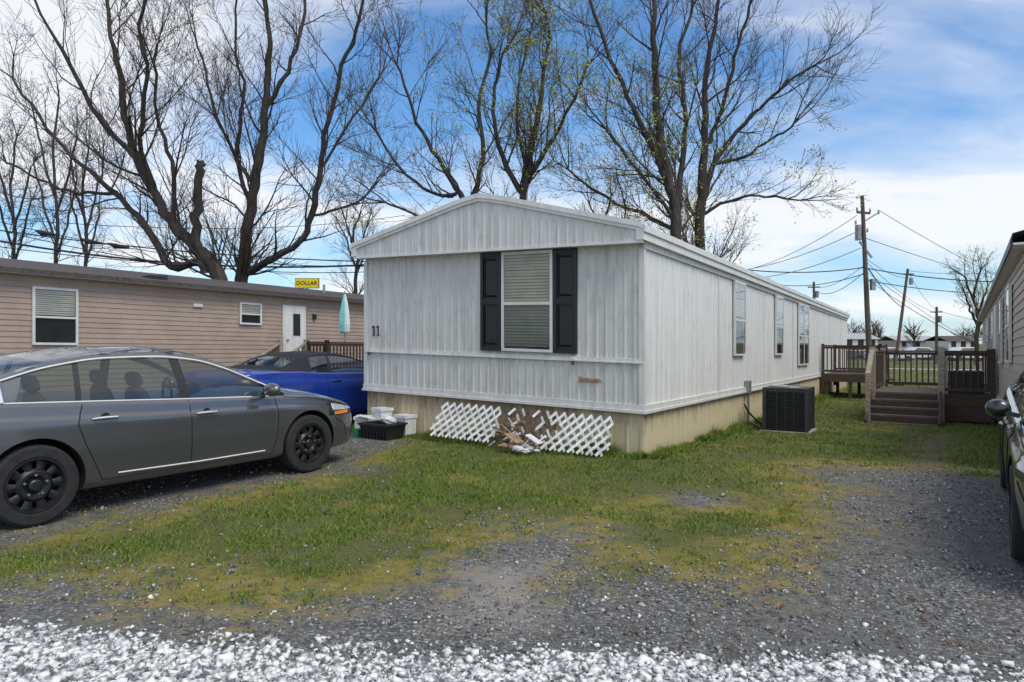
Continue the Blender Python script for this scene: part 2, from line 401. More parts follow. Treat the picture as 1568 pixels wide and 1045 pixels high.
g.box(-.08,WID+.08,OV-.022,OV+.006,2.765,2.80,'trim')
g.obj('gable_panel',TM,home,recalc=False)
r=MB()
prof=[(-.10,rz(-.1)-.005)]+[(u,rz(u)+.02-.05*max(0,1-abs(u-WID/2)/.5)**2*.6) for u in np.linspace(-.06,WID+.06,25)]+[(WID+.10,rz(-.1)-.005)]
rows=[]
for v in (OV-.05,OV-.05,*np.linspace(0,LEN,13),LEN+.08): rows.append([(u,v,z) for u,z in prof])
r.grid(rows,'roofmetal')
for k,(dz0,dz1,pv) in enumerate(((-.055,.012,OV-.055),(-.10,-.05,OV-.035))):
    ra=[(u,pv,z+dz0) for u,z in prof]; rb=[(u,pv,z+dz1) for u,z in prof]
    rc=[(u,OV-.0,z+dz1) for u,z in prof]; rd=[(u,OV,z+dz0) for u,z in prof]
    r.grid([rd,ra,rb,rc],'trim')
for v in np.linspace(.8,LEN-1,14):
    r.grid([[(u,v+d,z+h) for u,z in prof] for d,h in ((-.02,.002),(-.02,.014),(.02,.014),(.02,.002))],'roofmetal')
r.box(1.2,1.5,9,9.3,3.3,3.6,'roofmetal'); r.tube([(3.5,14,3.3),(3.5,14,3.75)],.05,'steel',8)
r.obj('roof',TM,home,recalc=False)
t=MB()
for (ua,ub) in ((-.10,0.0),(WID,WID+.10)):
    t.box(ua,ub,OV-.04,LEN,2.80,2.965,'trim')
t.box(-.125,-.101,OV-.05,LEN,2.90,2.985,'trim'); t.box(WID+.101,WID+.125,OV-.05,LEN,2.9,2.985,'trim')
t.box(-.035,-.010,-.03,LEN,2.72,2.80,'trim')
for (z0,z1,p) in ((.565,.60,.05),(.60,.675,.032),(1.215,1.232,.042),(1.232,1.275,.028)):
    t.box(-p if z1<1 else 0,WID+(p if z1<1 else 0),-p,0-.0015,z0,z1,'trim')
    if z1<1: t.box(-p,-.0015,0.0,LEN,z0,z1,'trim'); t.box(WID+.0015,WID+p,0,LEN,z0,z1,'trim')
for (u0,u1,v0,v1) in ((-.024,.05,-.024,.0-.001),(-.024,-.001,0,.05),(WID-.05,WID+.022,-.024,-.001),(WID+.001,WID+.022,0,.05)):
    t.box(u0,u1,v0,v1,.675,2.72,'trim')
for v in (3.6,7.3,10.9,14.6,18.2,21.8): t.box(-.018,-.001,v,v+.03,.675,2.72,'trim')
t.box(4.05,4.07,-.018,-.001,1.28,2.76,'trim')
t.box(2.2,2.215,-.018,-.001,.68,1.21,'trim'); t.box(.95,.965,-.018,-.001,1.28,2.0,'trim')
for u in (.98,4.78):
    t.box(u-.03,u+.03,-.10,-.03,1.22,1.28,'trim'); t.tube([(u,-.08,1.22),(u,-.10,1.17)],.02,'black',8)
t.obj('trim_boards',TM,home)
scr=MB()
for u in np.arange(.12,WID,.137):
    for z in (.70,1.19,1.30,2.70): scr.box(u-.055,u-.047,-.004,0,z,z+.008,'screw')
for v in np.arange(.1,LEN,.203):
    for z in (.70,1.05,1.45,1.85,2.25,2.68): scr.box(-.003,0,v-.004,v+.004,z,z+.008,'screw')
scr.obj('screws',TM,home,recalc=False)
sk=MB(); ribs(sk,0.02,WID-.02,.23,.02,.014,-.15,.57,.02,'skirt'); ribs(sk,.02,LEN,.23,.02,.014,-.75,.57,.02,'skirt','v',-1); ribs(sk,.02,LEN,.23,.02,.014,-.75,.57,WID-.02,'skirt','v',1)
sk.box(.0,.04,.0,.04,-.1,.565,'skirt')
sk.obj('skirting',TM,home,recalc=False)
def window(mb,a0,a1,z0,z1,plane,sgn,axis,mid=.48,blind='blind',blindto=0.0,fw=.04):
    def B(q0,q1,d0,d1,zz0,zz1,m):
        lo,hi=sorted((plane+sgn*d0,plane+sgn*d1))
        if axis=='u': mb.box(q0,q1,lo,hi,zz0,zz1,m)
        else: mb.box(lo,hi,q0,q1,zz0,zz1,m)
    def Q(d,zz0,zz1,m):
        p=plane+sgn*d
        mb.poly([(a0,p,zz0),(a1,p,zz0),(a1,p,zz1),(a0,p,zz1)] if axis=='u' else [(p,a0,zz0),(p,a1,zz0),(p,a1,zz1),(p,a0,zz1)],m)
    zm=z0+(z1-z0)*mid
    B(a0-fw,a0,.022,.062,z0-fw,z1+fw,'trim'); B(a1,a1+fw,.022,.062,z0-fw,z1+fw,'trim')
    B(a0,a1,.022,.060,z1,z1+fw,'trim'); B(a0,a1,.022,.068,z0-fw,z0,'trim')
    B(a0,a1,.044,.060,zm-.022,zm+.022,'trim')
    B(a0,a1,.0125,.0145,z0,z1,'curtain')
    Q(.054,zm+.022,z1,'glass'); Q(.050,z0,zm-.022,'screen')
    if blind:
        zb=z0+(z1-z0)*blindto
        z=z1-.01; rr=random.Random(int(a0*100))
        while z>zb+.05:
            h=.040; dz=rr.uniform(-.004,.004); e_=rr.uniform(-.003,.003)
            q0,q1=a0+.01,a1-.01
            pa,pb=plane+sgn*.020,plane+sgn*.040
            if axis=='u': P=[(q0,pa,z),(q1,pa,z+dz),(q1,pb,z-h+dz),(q0,pb,z-h+e_)]
            else: P=[(pa,q0,z),(pa,q1,z),(pb,q1,z-h),(pb,q0,z-h)]
            mb.poly(P,blind); z-=.044
wi=MB(); window(wi,1.36,2.13,1.36,2.72,0,-1,'u',blind='blind')
window(wi,4.62,5.38,1.34,2.68,0,-1,'v',blind='blind2',blindto=.5); window(wi,8.5,9.3,1.34,2.68,0,-1,'v',blind='blind2',blindto=.5)
window(wi,11.65,13.3,1.04,2.68,0,-1,'v',blind='blind2',blindto=.5)
wi.box(-.060,-.044,12.44,12.5,1.04,2.68,'trim')
window(wi,6,6.9,1.34,2.6,WID,1,'v',blind='blind2'); window(wi,14,15,1.34,2.6,WID,1,'v',blind='blind2')
wi.obj('windows',TM,home)
sh=MB()
for (a,b) in ((.945,1.305),(2.185,2.55)):
    z0,z1=1.315,2.765
    sh.box(a,a+.05,-.055,-.019,z0,z1,'shutter'); sh.box(b-.05,b,-.055,-.019,z0,z1,'shutter')
    zs=[z0,z0+.06,(z0+z1)/2-.04,(z0+z1)/2+.04,z1-.06,z1]
    for i in (0,2,4): sh.box(a+.05,b-.05,-.053,-.019,zs[i],zs[i+1],'shutter')
    for i in (1,3):
        za,zb=zs[i],zs[i+1]; sh.box(a+.05,b-.05,-.028,-.019,za,zb,'shutter')
        P=[(a+.10,-.047,za+.06),(b-.10,-.047,za+.06),(b-.10,-.047,zb-.06),(a+.10,-.047,zb-.06)]
        sh.grid([[(a+.07,-.0285,za+.03),(b-.07,-.0285,za+.03),(b-.07,-.0285,zb-.03),(a+.07,-.0285,zb-.03)],P],'shutter',closed=True)
        sh.poly(P,'shutter')
sh.obj('window_shutters',TM,home)
nb=MB()
for u in (4.74,4.64):
    nb.box(u-.013,u+.013,-.022,-.016,1.50,1.66,'black'); nb.box(u-.032,u+.032,-.0225,-.0165,1.495,1.51,'black'); nb.beam((u+.01,-.019,1.655),(u+.04,-.019,1.625),.006,.018,'black')
nb.obj('house_number',TM,home)
nb=MB(); pts=[]
for i in range(90):
    t_=i/89; pts.append((.92-.32*t_+.012*math.cos(i*.9), -.022, .965+.022*math.sin(i*.9)*(1 if i>10 else 1.8)))
nb.tube(pts,.005,'cardb',4); nb.tube([(.93,-.020,.94),(.75,-.020,.935),(.58,-.020,.945)],.004,'cardb',4)
nb.obj('script_nameplate',TM,home)
cd=MB(); cd.tube([(-.06,5.6,.75),(-.06,5.6,-.2)],.025,'steel',8); cd.box(-.10,-.012,5.52,5.7,.55,.80,'steel')
cd.tube([(-.05,5.3,.35),(-.12,5.35,.2),(-.25,5.5,.02),(-.45,5.6,-.1)],.018,'black',8); cd.tube([(-.05,5.2,.3),(-.15,5.2,.05),(-.45,5.3,-.12)],.012,'steel',6)
cd.obj('conduit',TM,home)
ac=empty('air_conditioner_unit'); a=MB(); w2=.37; H=.80
def TA(x,y,z):
    c=np.array((5.27,13.0)); p=c+NR*x+D*y; return (p[0],p[1],z+gf(*c)+.03)
a.box(-w2-.06,w2+.06,-w2-.06,w2+.06,-.1,0,'brick'); a.box(-w2+.03,w2-.03,-w2+.03,w2-.03,.0,H-.03,'dark')
for sx in(-1,1):
    for sy in(-1,1): a.box(sx*w2-.03,sx*w2+.03,sy*w2-.03,sy*w2+.03,0,H,'ac')
z=.03
while z<H-.05:
    for s_ in(-1,1):
        a.beam((-w2,s_*w2,z),(w2,s_*w2,z),.02,.012,'ac'); a.beam((s_*w2,-w2,z),(s_*w2,w2,z),.02,.012,'ac')
    z+=.034
for k in (-.15,0,.15):
    for s_ in(-1,1): a.box(k-.006,k+.006,s_*w2-.013,s_*w2+.013,0,H-.03,'ac'); a.box(s_*w2-.013,s_*w2+.013,k-.006,k+.006,0,H-.03,'ac')
a.box(-w2-.015,w2+.015,-w2-.015,w2+.015,H-.07,H-.02,'ac')
a.box(-w2-.02,w2+.02,-w2-.02,w2+.02,H-.0195,H,'ac')
for rr in (.08,.14,.2,.26,.31): a.tube([(rr*math.cos(t),rr*math.sin(t),H+.012) for t in np.linspace(0,2*math.pi,25)],.005,'steel',4)
a.obj('cabinet',TA,ac)
# Lattice + debris
def lattice(name,u0,u1,hgt,vb,vt,skew=0,hole=None,st=.135,mat='lattice'):
    mb=MB(); L=u1-u0; k=-hgt
    W=lambda a,h,off:(u0+a,vb+(vt-vb)*(h/hgt)-off,.03+h+skew*a)
    for sg,off in ((1,0),(-1,.008)):
        k=-hgt
        while k<L:
            n_=6
            for q in range(n_):
                h0,h1=hgt*q/n_,hgt*(q+1)/n_; a0,a1=k+h0,k+h1
                if a0<0 or a1>L: continue
                b0,b1=(a0,a1) if sg>0 else (L-a0,L-a1)
                if hole and hole(u0+(b0+b1)/2,(h0+h1)/2): continue
                mb.beam(W(b0,h0-.006,off),W(b1,h1+.006,off),.007,.036,mat,up=(-1,0,1) if sg>0 else (1,0,1))
            k+=st
    return mb.obj(name,TM)
lattice('lattice_panel',.30,3.25,.46,-.45,-.10,.0,hole=lambda a,h:(1.22+.1*math.sin(h*20)<a<2.05+.25*h) and math.sin(a*31+h*17)>-.75)
lattice('broken_lattice_piece',1.15,2.15,.44,-.26,-.06,.0,hole=lambda a,h:math.sin(a*23+h*29)>.7,mat='rotten')
db=MB()
for i in range(85):
    u=random.gauss(1.66,.24); v=random.uniform(-.5,-.12); z=random.uniform(.02,.34)*(1-abs(v+.2)); a=random.uniform(-1,1); l=random.uniform(.08,.24)
    db.beam((u,v,z),(u+l*math.cos(a),v+random.uniform(-.1,.1),z+l*math.sin(a)*.8),.006,random.uniform(.01,.032),random.choice(['rotten','rotten','cardb','lattice','wood']))
db.obj('broken_wood_debris',TM)
def crumple(mb,c,sx,sy,sz,m,seed):
    r_=random.Random(seed); rows=[]
    for i in range(7):
        th=math.pi*i/6; row=[]
        for j in range(10):
            ph=2*math.pi*j/10; k=r_.uniform(.6,1.15)
            row.append((c[0]+sx*k*math.sin(th)*math.cos(ph),c[1]+sy*k*math.sin(th)*math.sin(ph),max(c[2]+sz*k*math.cos(th),0.0)))
        rows.append(row)
    mb.grid(rows,m,closed=True)
pl=MB()
for i,(u,v,s_) in enumerate([(1.45,-.75,.10),(1.6,-.62,.12),(1.35,-.62,.08),(1.3,-.82,.07),(1.75,-.66,.09),(1.52,-.52,.11),(1.2,-.7,.05)]):
    crumple(pl,(u,v,.04),s_,s_*.6,s_*.45,'paper' if i%3!=1 else 'cardb',i)
pl.beam((1.75,-.55,.20),(1.5,-.62,.10),.16,.012,'cardb'); pl.beam((1.4,-.6,.22),(1.2,-.6,.12),.14,.012,'paper')
pl.obj('paper_scraps',TM)
bn=MB()
def TB(x,y,z):
    p=np.array(px2w(586,672))+NR*x+D*y; return (p[0],p[1],z+gf(*p))
rows=[[(sx*(.30*k+o),sy*(.2*k+o),zz) for sx,sy in((-1,-1),(1,-1),(1,1),(-1,1))] for k,o,zz in ((.85,0,.02),(1,0,.22),(1.0,.02,.22),(1.0,.02,.25),(.96,-.01,.25),(.82,0,.06))]
bn.grid(rows,'black',closed=True); bn.poly([(-.25,-.17,.025),(.25,-.17,.025),(.25,.17,.025),(-.25,.17,.025)],'black')
for x in np.linspace(-.26,.26,9): bn.box(x-.008,x+.008,-.205,-.175,.03,.22,'black')
bn.obj('black_storage_crate',TB)
def carton(name,items):
    bx=MB()
    for (cx_,cy_,w_,d_,z0,z1,an) in items:
        ca,sa=math.cos(an),math.sin(an)
        def q_(x,y,z): return (cx_+x*ca-y*sa,cy_+x*sa+y*ca,z)
        for (k0,k1,o) in ((z0,z1,0),(z1-.035,z1+.012,.015)):
            R_=[[q_(sx*(w_/2*(.94 if zz==z0 else 1)+o),sy*(d_/2*(.94 if zz==z0 else 1)+o),zz) for sx,sy in((-1,-1),(1,-1),(1,1),(-1,1))] for zz in (k0,k1)]
            bx.grid(R_,'paper',closed=True); bx.poly(R_[0],'paper'); bx.poly(R_[1],'paper')
    bx.obj(name,TB)
carton('white_cooler',[(-.30,.36,.36,.26,.0,.26,.15)])
carton('white_box',[(-.36,.38,.26,.22,.275,.42,-.25)]); carton('white_box',[(-.52,.12,.20,.26,.0,.30,.4)]); carton('white_box',[(.10,.42,.28,.22,.0,.33,-.2)])
bg=MB(); crumple(bg,(.02,.12,.27),.16,.12,.07,'paper',15)
bg.beam((-.5,-.02,.34),(-.2,.02,.30),.12,.008,'paper'); bg.obj('plastic_bag',TB)
gb=MB(); gb.lathe([(0,0),(.05,0),(.065,.14),(.055,.14),(.045,.02),(0,.02)],(-.42,-.12,.0),'green',16,'z'); gb.obj('green_plastic_pot',TB,smooth=True,angle=40)
# ------------------------------------------------------------ other trailers
DL=np.array((.5275,.8496)); OL=np.array((-10.3,13.7))
def TL(t,o,z):
    p=OL+DL*t+NR*o; return (p[0],p[1],z-.013*t)
lh=empty('tan_mobile_home')
def lap(mb,a0,a1,z0,z1,plane,sgn,m,axis='t',st=.115):
    rows=[]; z=z0
    while z<z1:
        zz=min(z+st,z1)
        for q,d in ((z,.014),(zz-.003,.0)):
            rows.append([((a,plane+sgn*d,q) if axis=='t' else (plane+sgn*d,a,q)) for a in (a0,a1)])
        z+=st
    mb.grid(rows,m)
w=MB(); lap(w,-8,16,.35,2.94,0,1,'lap'); w.box(-8,16,-4.4,-.03,-.5,2.93,'lap'); w.box(-8,16,-.03,-.015,-.5,.35,'lap2')
w.obj('walls',TL,lh,recalc=False)
r=MB(); rows=[]
for t_ in (-8.25,16.25): rows.append([(t_,.28,2.92),(t_,.28,3.0),(t_,-2.2,3.44),(t_,-4.7,3.0),(t_,-4.7,2.92)])
r.grid(rows,'shingle'); r.box(-8.25,16.25,.0,.27,2.90,2.922,'trim'); r.box(-8.25,16.25,.2805,.30,2.91,2.98,'shingle')
r.tube([(3.8,-.6,3.05),(3.8,-.6,3.25)],.10,'shingle',8); r.tube([(9.5,-1,3.1),(9.5,-1,3.5)],.04,'steel',8); r.box(3.2,3.6,-.5,-.1,3.02,3.16,'black')
r.obj('roof',TL,lh,recalc=False)
w=MB(); window(w,.63,1.42,1.5,2.62,0,1,'u',blind='blind2',blindto=.5,fw=.05); window(w,5.6,6.2,2.1,2.6,0,1,'u',blind='blind2',blindto=.5,fw=.05)
window(w,11.5,12.4,1.6,2.6,0,1,'u',blind='blind2',fw=.05); window(w,-5,-3.9,1.5,2.6,0,1,'u',blind='blind2',fw=.05)
w.obj('windows',TL,lh)
w=MB(); w.box(6.98,7.82,.014,.05,.68,2.66,'trim'); w.box(7.06,7.74,.05,.062,.72,2.6,'white_side'); w.box(7.3,7.62,.062,.068,1.75,2.45,'trim'); w.box(7.33,7.59,.0685,.072,1.78,2.42,'black'); w.tube([(7.12,.07,1.65),(7.12,.11,1.65)],.03,'steel',8)
w.box(4.2,4.45,.014,.06,2.45,2.53,'trim'); w.box(8.1,8.2,.014,.09,2.3,2.45,'black')
w.obj('door',TL,lh)
def railing(mb,a,b,z0,z1,m,mp=None,step=.12,post=.09,posts=True):
    a=np.array(a,float);b=np.array(b,float); L=np.linalg.norm(b-a)
    A=lambda k,z:(a[0]+(b[0]-a[0])*k,a[1]+(b[1]-a[1])*k,z)
    mb.beam(A(0,z1),A(1,z1),.09,.04,m); mb.beam(A(0,z0+.1),A(1,z0+.1),.04,.07,m); mb.beam(A(0,z1-.06),A(1,z1-.06),.04,.07,m)
    k=int(L/step)
    for i in range(1,k): mb.beam(A(i/k,z0+.1),A(i/k,z1-.05),.035,.035,m)
    if posts:
        for k_ in (0,1): mb.beam(A(k_,z0-.5),A(k_,z1+.06),post,post,mp or m)
dk=MB(); fz=.66
for i in range(34): dk.box(6.8+i*.12,6.8+i*.12+.112,.08,2.0,fz-.035,fz,'wood3')
dk.box(6.8,10.9,1.96,2.0,fz-.2,fz-.04,'wood'); dk.box(6.8,6.84,.08,1.95,fz-.2,fz-.04,'wood')
railing(dk,(6.85,1.97),(8.85,1.97),fz,fz+.92,'wood'); railing(dk,(8.85,1.97),(10.9,1.97),fz,fz+.92,'wood'); railing(dk,(10.9,.1),(10.9,1.97),fz,fz+.92,'wood')
railing(dk,(6.85,1.2),(6.85,1.97),fz,fz+.92,'wood')
for i in range(4): dk.box(6.8-.3*(i+1),6.8-.3*i+.02,.15,1.15,fz-.165*(i+1)-.03,fz-.165*(i+1),'wood3')
for o in (.12,1.18):
    dk.beam((6.8,o,fz-.05),(5.6,o,fz-.71),.04,.24,'wood3'); dk.beam((6.8,o,fz+.9),(5.6,o,fz+.22),.09,.04,'wood2')
    for i in range(9):
        t_=6.7-i*.13; zb=fz-.05-(6.8-t_)*.55; dk.beam((t_,o,zb),(t_,o,zb+.93),.035,.035,'wood3')
    dk.beam((5.6,o,-.2),(5.6,o,fz+.3),.09,.09,'wood2'); dk.beam((6.82,o,.1),(6.82,o,fz+1.0),.09,.09,'wood2')
dk.obj('wooden_deck',TL)
um=empty('patio_umbrella'); u_=MB(); rows=[]
for z,r_ in ((1.85,.10),(1.9,.14),(2.1,.15),(2.4,.13),(2.7,.09),(2.92,.04),(2.99,.012)):
    rows.append([(7.87+(r_*(1.1+.3*math.cos(4*j*math.pi/8)))*math.cos(j*math.pi/8),1.6+(r_*(1.1+.3*math.cos(4*j*math.pi/8)))*math.sin(j*math.pi/8),z) for j in range(16)])
u_.grid(rows,'umb1',mf=lambda a,b:'umb1' if (b//2)%2 else 'umb2',closed=True); u_.tube([(7.87,1.6,fz),(7.87,1.6,3.06)],.02,'steel',8); u_.lathe([(.0,.06),(.2,.06),(.22,0)],(7.87,1.6,fz),'black',16,'z')
u_.obj('canopy',TL,um)
DR=np.array((.551,.8345)); NL=np.array((-.8345,.551)); OR=np.array((6.27,8.35))
def TR(t,o,z):
    p=OR+DR*t+NL*o; return (p[0],p[1],z-.03*min(t,7)-.01*max(0,t-7))
rh=empty('grey_mobile_home')
w=MB(); lap(w,-.2,21,.42,2.66,0,1,'lap2'); w.box(-.2,21,-4.4,-.03,-.6,2.66,'lap2'); w.box(-.2,21,-.03,-.01,-.6,.42,'lap'); w.box(-.22,21,.016,.04,.42,.52,'trim')
lap(w,-4.4,0,.42,2.66,-.2,-1,'lap2','o')
w.obj('walls',TR,rh,recalc=False)
r=MB(); rows=[[(t_,.14,2.66),(t_,.14,2.78),(t_,-2.2,3.4),(t_,-4.5,2.78),(t_,-4.5,2.66)] for t_ in (-.4,21.2)]
r.grid(rows,'shingle'); r.box(-.4,21.2,.0,.135,2.64,2.665,'trim'); r.box(-.4,21.2,.1405,.16,2.62,2.72,'black'); r.poly([(-.2,0,2.66),(-.2,-4.4,2.66),(-.2,-2.2,3.3)],'lap2')
r.obj('roof',TR,rh,recalc=False)
w=MB(); window(w,2.2,3.1,1.3,2.4,0,1,'u',blind='blind2',blindto=.5); window(w,8.9,9.8,1.3,2.4,0,1,'u',blind=None); window(w,13,14,1.3,2.4,0,1,'u',blind=None); window(w,5.0,5.7,1.3,2.4,0,1,'u',blind=None)
w.box(7.3,8.2,.014,.05,.55,2.5,'trim'); w.box(7.38,8.12,.05,.06,.58,2.46,'white_side')
w.obj('windows',TR,rh)
dk=MB()
def TD(t,o,z):
    p=OR+DR*t+NL*o; return (p[0],p[1],z+gf(p[0],p[1]))
fz=.62; ta,tb,oa,ob=7.1,9.6,.08,2.35
i=ta
while i<tb: dk.box(i,i+.125,oa,ob,fz-.035,fz,'wood3'); i+=.133
dk.box(ta-.03,ta-.001,oa,1.0,.05,fz-.001,'wood'); dk.box(ta-.03,ta-.001,1.0,ob,fz-.2,fz-.04,'wood'); dk.box(ta,tb,ob,ob+.03,fz-.2,fz-.001,'wood')
railing(dk,(ta,.1),(ta,1.0),fz,fz+.92,'wood',None); railing(dk,(ta,ob),(tb,ob),fz,fz+.92,'wood','wood2'); railing(dk,(tb,.1),(tb,ob),fz,fz+.92,'wood')
dk.box(ta+.1,ta+.9,.25,.9,fz,fz+.5,'black')
for k in range(4):
    z=fz-.15*(k+1); t_=ta-.28*(k+1); dk.box(t_,t_+.30,1.05,ob,z-.035,z,'wood3'); dk.box(t_+.27,t_+.285,1.05,ob,z,z+.115,'wood')
for o in (1.03,ob+.02): dk.beam((ta,o,fz-.04),(ta-1.15,o,fz-.66),.04,.25,'wood')
for o in (1.02,ob): dk.beam((ta-.02,o,-.1),(ta-.02,o,fz+1.02),.12,.12,'wood2')
dk.beam((ta-.02,ob,fz+.98),(ta-.9,ob+.0,fz+.42),.10,.04,'wood2'); dk.beam((ta-.9,ob,-.1),(ta-.9,ob,fz+.44),.09,.09,'wood2')
dk.beam((tb,ob,-.1),(tb,ob,fz+1.0),.11,.11,'wood2'); dk.beam((tb,1.0,fz),(tb,1.0,fz+1.0),.11,.11,'wood2')
for o in (oa+.05,1.2,ob-.05):
    for t_ in (ta+.05,tb-.05): dk.beam((t_,o,-.2),(t_,o,fz-.04),.09,.09,'wood')
dk.obj('wooden_deck',TD)
dk=MB()
def TF(a,b,z):
    p=C0+D*a+NR*b; return (p[0],p[1],z+gf(p[0],p[1]))
fz=.78; a0,a1,b1=15.9,19.0,1.75
i=a0
while i<a1: dk.box(i,i+.125,.1,b1,fz-.035,fz,'wood'); i+=.133
dk.box(a0-.03,a0-.001,.1,b1,fz-.25,fz-.001,'wood'); dk.box(a0,a1,b1,b1+.03,fz-.25,fz-.001,'wood')
railing(dk,(a0,.1),(a0,b1),fz,fz+.92,'wood'); railing(dk,(a0,b1),(a1,b1),fz,fz+.92,'wood'); railing(dk,(a1,.1),(a1,b1),fz,fz+.92,'wood')
for b in (.2,.9,b1-.05):
    for a_ in (a0+.05,a1-.05): dk.beam((a_,b,-.2),(a_,b,fz-.04),.1,.1,'wood')
for k in range(4): dk.box(a0+1+.0,a0+2,b1+.03+.28*k,b1+.33+.28*k,fz-.16*(k+1)-.04,fz-.16*(k+1),'wood')
dk.obj('wooden_deck',TF)

# ------------------------------------------------------------ cars
def cubic(tab):
    xs_=np.array([p[0] for p in tab]);ys_=np.array([p[1] for p in tab]); n=len(xs_)
    d=np.diff(ys_)/np.diff(xs_); m=np.zeros(n); m[0]=d[0];m[-1]=d[-1]
    for i in range(1,n-1):
        m[i]=0 if d[i-1]*d[i]<=0 else 2*d[i-1]*d[i]/(d[i-1]+d[i])
    def f(x):
        x=min(max(x,xs_[0]),xs_[-1]); i=min(max(int(np.searchsorted(xs_,x))-1,0),n-2); h=xs_[i+1]-xs_[i]; t=(x-xs_[i])/h
        return float((2*t**3-3*t*t+1)*ys_[i]+(t**3-2*t*t+t)*h*m[i]+(-2*t**3+3*t*t)*ys_[i+1]+(t**3-t*t)*h*m[i+1])
    return f
def car(name,org,head,p,paint,roofm=None):
    e=empty(name); hx,hy=head; roofm=roofm or paint
    oz=gf(*org)
    def T(x,y,z): return (org[0]+hx*x-hy*y,org[1]+hy*x+hx*y,z+oz)
    W=cubic(p['W']);ZB=cubic(p['zb']);ZS=cubic(p['zs']);ZT=cubic(p['zt']);fa,ra,R=p['fa'],p['ra'],p['R']
    def prof(x):
        w,zb,zs,zt=W(x),ZB(x),ZS(x),ZT(x); h=zs-zb
        c=[(0,zb),(.55*w,zb),(.86*w,zb+.012),(.945*w,zb+.05*h/.7),(.975*w,zb+.14*h),(.988*w,zb+.3*h),(1.0*w,zb+.48*h),(.998*w,zb+.66*h),(.992*w,zb+.80*h),(.965*w,zb+.86*h),(.945*w,zs-.045*h),(.915*w,zs),(.86*w,zs+(.012 if zt>zs-.02 else 0)),(.78*w,zs*.75+zt*.25 if zt<zs else zs+.45*(zt-zs)),(.5*w,zs*.1+zt*.9),(0,zt)]
        out=[];
        for i in range(len(c)-1):
            p0=c[max(i-1,0)];p1=c[i];p2=c[i+1];p3=c[min(i+2,len(c)-1)]
            for k in range(3):
                t=k/3; q=[]
                for a in (0,1):
                    m1=(p2[a]-p0[a])*.4;m2=(p3[a]-p1[a])*.4
                    q.append((2*t**3-3*t*t+1)*p1[a]+(t**3-2*t*t+t)*m1+(-2*t**3+3*t*t)*p2[a]+(t**3-t*t)*m2)
                out.append(tuple(q))
        out.append(c[-1]); return out
    x0,x1=p['W'][0][0],p['W'][-1][0]
    st=sorted(set([x0,x0+.015,x0+.05,x1-.05,x1-.015,x1]+list(np.linspace(x0+.08,x1-.08,64))))
    b=MB(); rows=[]
    for x in st:
        pr=prof(x); rows.append([(x,y,z) for y,z in pr]+[(x,-y,z) for y,z in reversed(pr[1:-1])])
    b.grid(rows,paint,closed=True)
    for rr in (rows[0],rows[-1]): b.poly(rr,paint)
    body=b.obj('body',None,e,True,True,40)
    body.data.materials.append(M['dark'])
    cuts=[]
    for ax in (fa,ra):
        for s_ in (1,-1):
            c=MB(); y0,y1=s_*.58,s_*1.2
            c.grid([[(ax+p['RA']*math.cos(a),yy,R+.01+p['RA']*math.sin(a)) for a in np.linspace(0,2*math.pi,48,endpoint=False)] for yy in (y0,y1)],'dark',closed=True)
            c.f.append(tuple(range(48)));c.m.append(0);c.f.append(tuple(range(95,47,-1)));c.m.append(0)
            co=c.obj('cut'); cuts.append(co)
            md=body.modifiers.new('b','BOOLEAN'); md.object=co; md.operation='DIFFERENCE'; md.solver='EXACT'
            try: md.material_mode='TRANSFER'
            except Exception: pass
    dg=bpy.context.evaluated_depsgraph_get(); me=bpy.data.meshes.new_from_object(body.evaluated_get(dg)); body.modifiers.clear(); body.data=me
    for co in cuts: bpy.data.objects.remove(co)
    co=np.empty(len(me.vertices)*3,np.float32); me.vertices.foreach_get('co',co); co=co.reshape(-1,3)
    o2=np.stack([org[0]+hx*co[:,0]-hy*co[:,1],org[1]+hy*co[:,0]+hx*co[:,1],co[:,2]+oz],-1); me.vertices.foreach_set('co',o2.ravel()); me.update()
    cache={}
    def ys_(x,z):
        k=round(x,3)
        if k not in cache:
            pr=prof(x)[9:37]; cache[k]=(np.array([q[1] for q in pr]),np.array([q[0] for q in pr]))
        zz,yy=cache[k]; return float(np.interp(z,np.maximum.accumulate(zz),yy))
    rx=[q[0] for q in p['rail']]; RY=cubic([(q[0],q[1]) for q in p['rail'][::-1]]); RZ=cubic([(q[0],q[2]) for q in p['rail'][::-1]])
    BOW=cubic(p['bow']); CRN=cubic(p['crn']); xa,xc=rx[0],rx[-1]
    gh_=MB(); ms,me_,rs,re=p['ws0'],p['ws1'],p['rw0'],p['rw1']
    xr=sorted(set(list(np.linspace(xc,xa,36))+[ms,me_,rs,re]),reverse=True); fr=[-1,-.94,-.8,-.6,-.4,-.2,0,.2,.4,.6,.8,.94,1]
    rows=[[(x+BOW(x)*(1-f*f),RY(x)*f,RZ(x)+CRN(x)*(1-f*f)) for f in fr] for x in xr]
    def mf(a,b_):
        xm=(xr[a]+xr[a+1])/2; inn=1<=b_<=10
        if me_<xm<ms and inn: return 'cglass'
        if re<xm<rs and inn: return 'cglass'
        return roofm if xm<me_ else paint
    gh_.grid(rows,paint,mf)
    def side(xx,t,off=0):
        zb=ZS(xx)-.01; zr=RZ(xx); yb=W(xx)*.905; yr=RY(xx); z=zb+(zr-zb)*t
        return (xx,yb+(yr-yb)*(t**1.25)+off,z)
    def patch(xb0,xb1,xt0,xt1,t0,t1,m,off=0,nx_=10,nt_=6):
        for s_ in (1,-1):
            P=[]
            for j in range(nt_+1):
                tt=j/nt_; t=t0+(t1-t0)*tt
                row=[]
                for i_ in range(nx_+1):
                    k=i_/nx_; xx=(xb0+(xb1-xb0)*k)*(1-tt)+(xt0+(xt1-xt0)*k)*tt; q=side(xx,t,off); row.append((q[0],q[1]*s_,q[2]))
                P.append(row)
            gh_.grid(P,m)
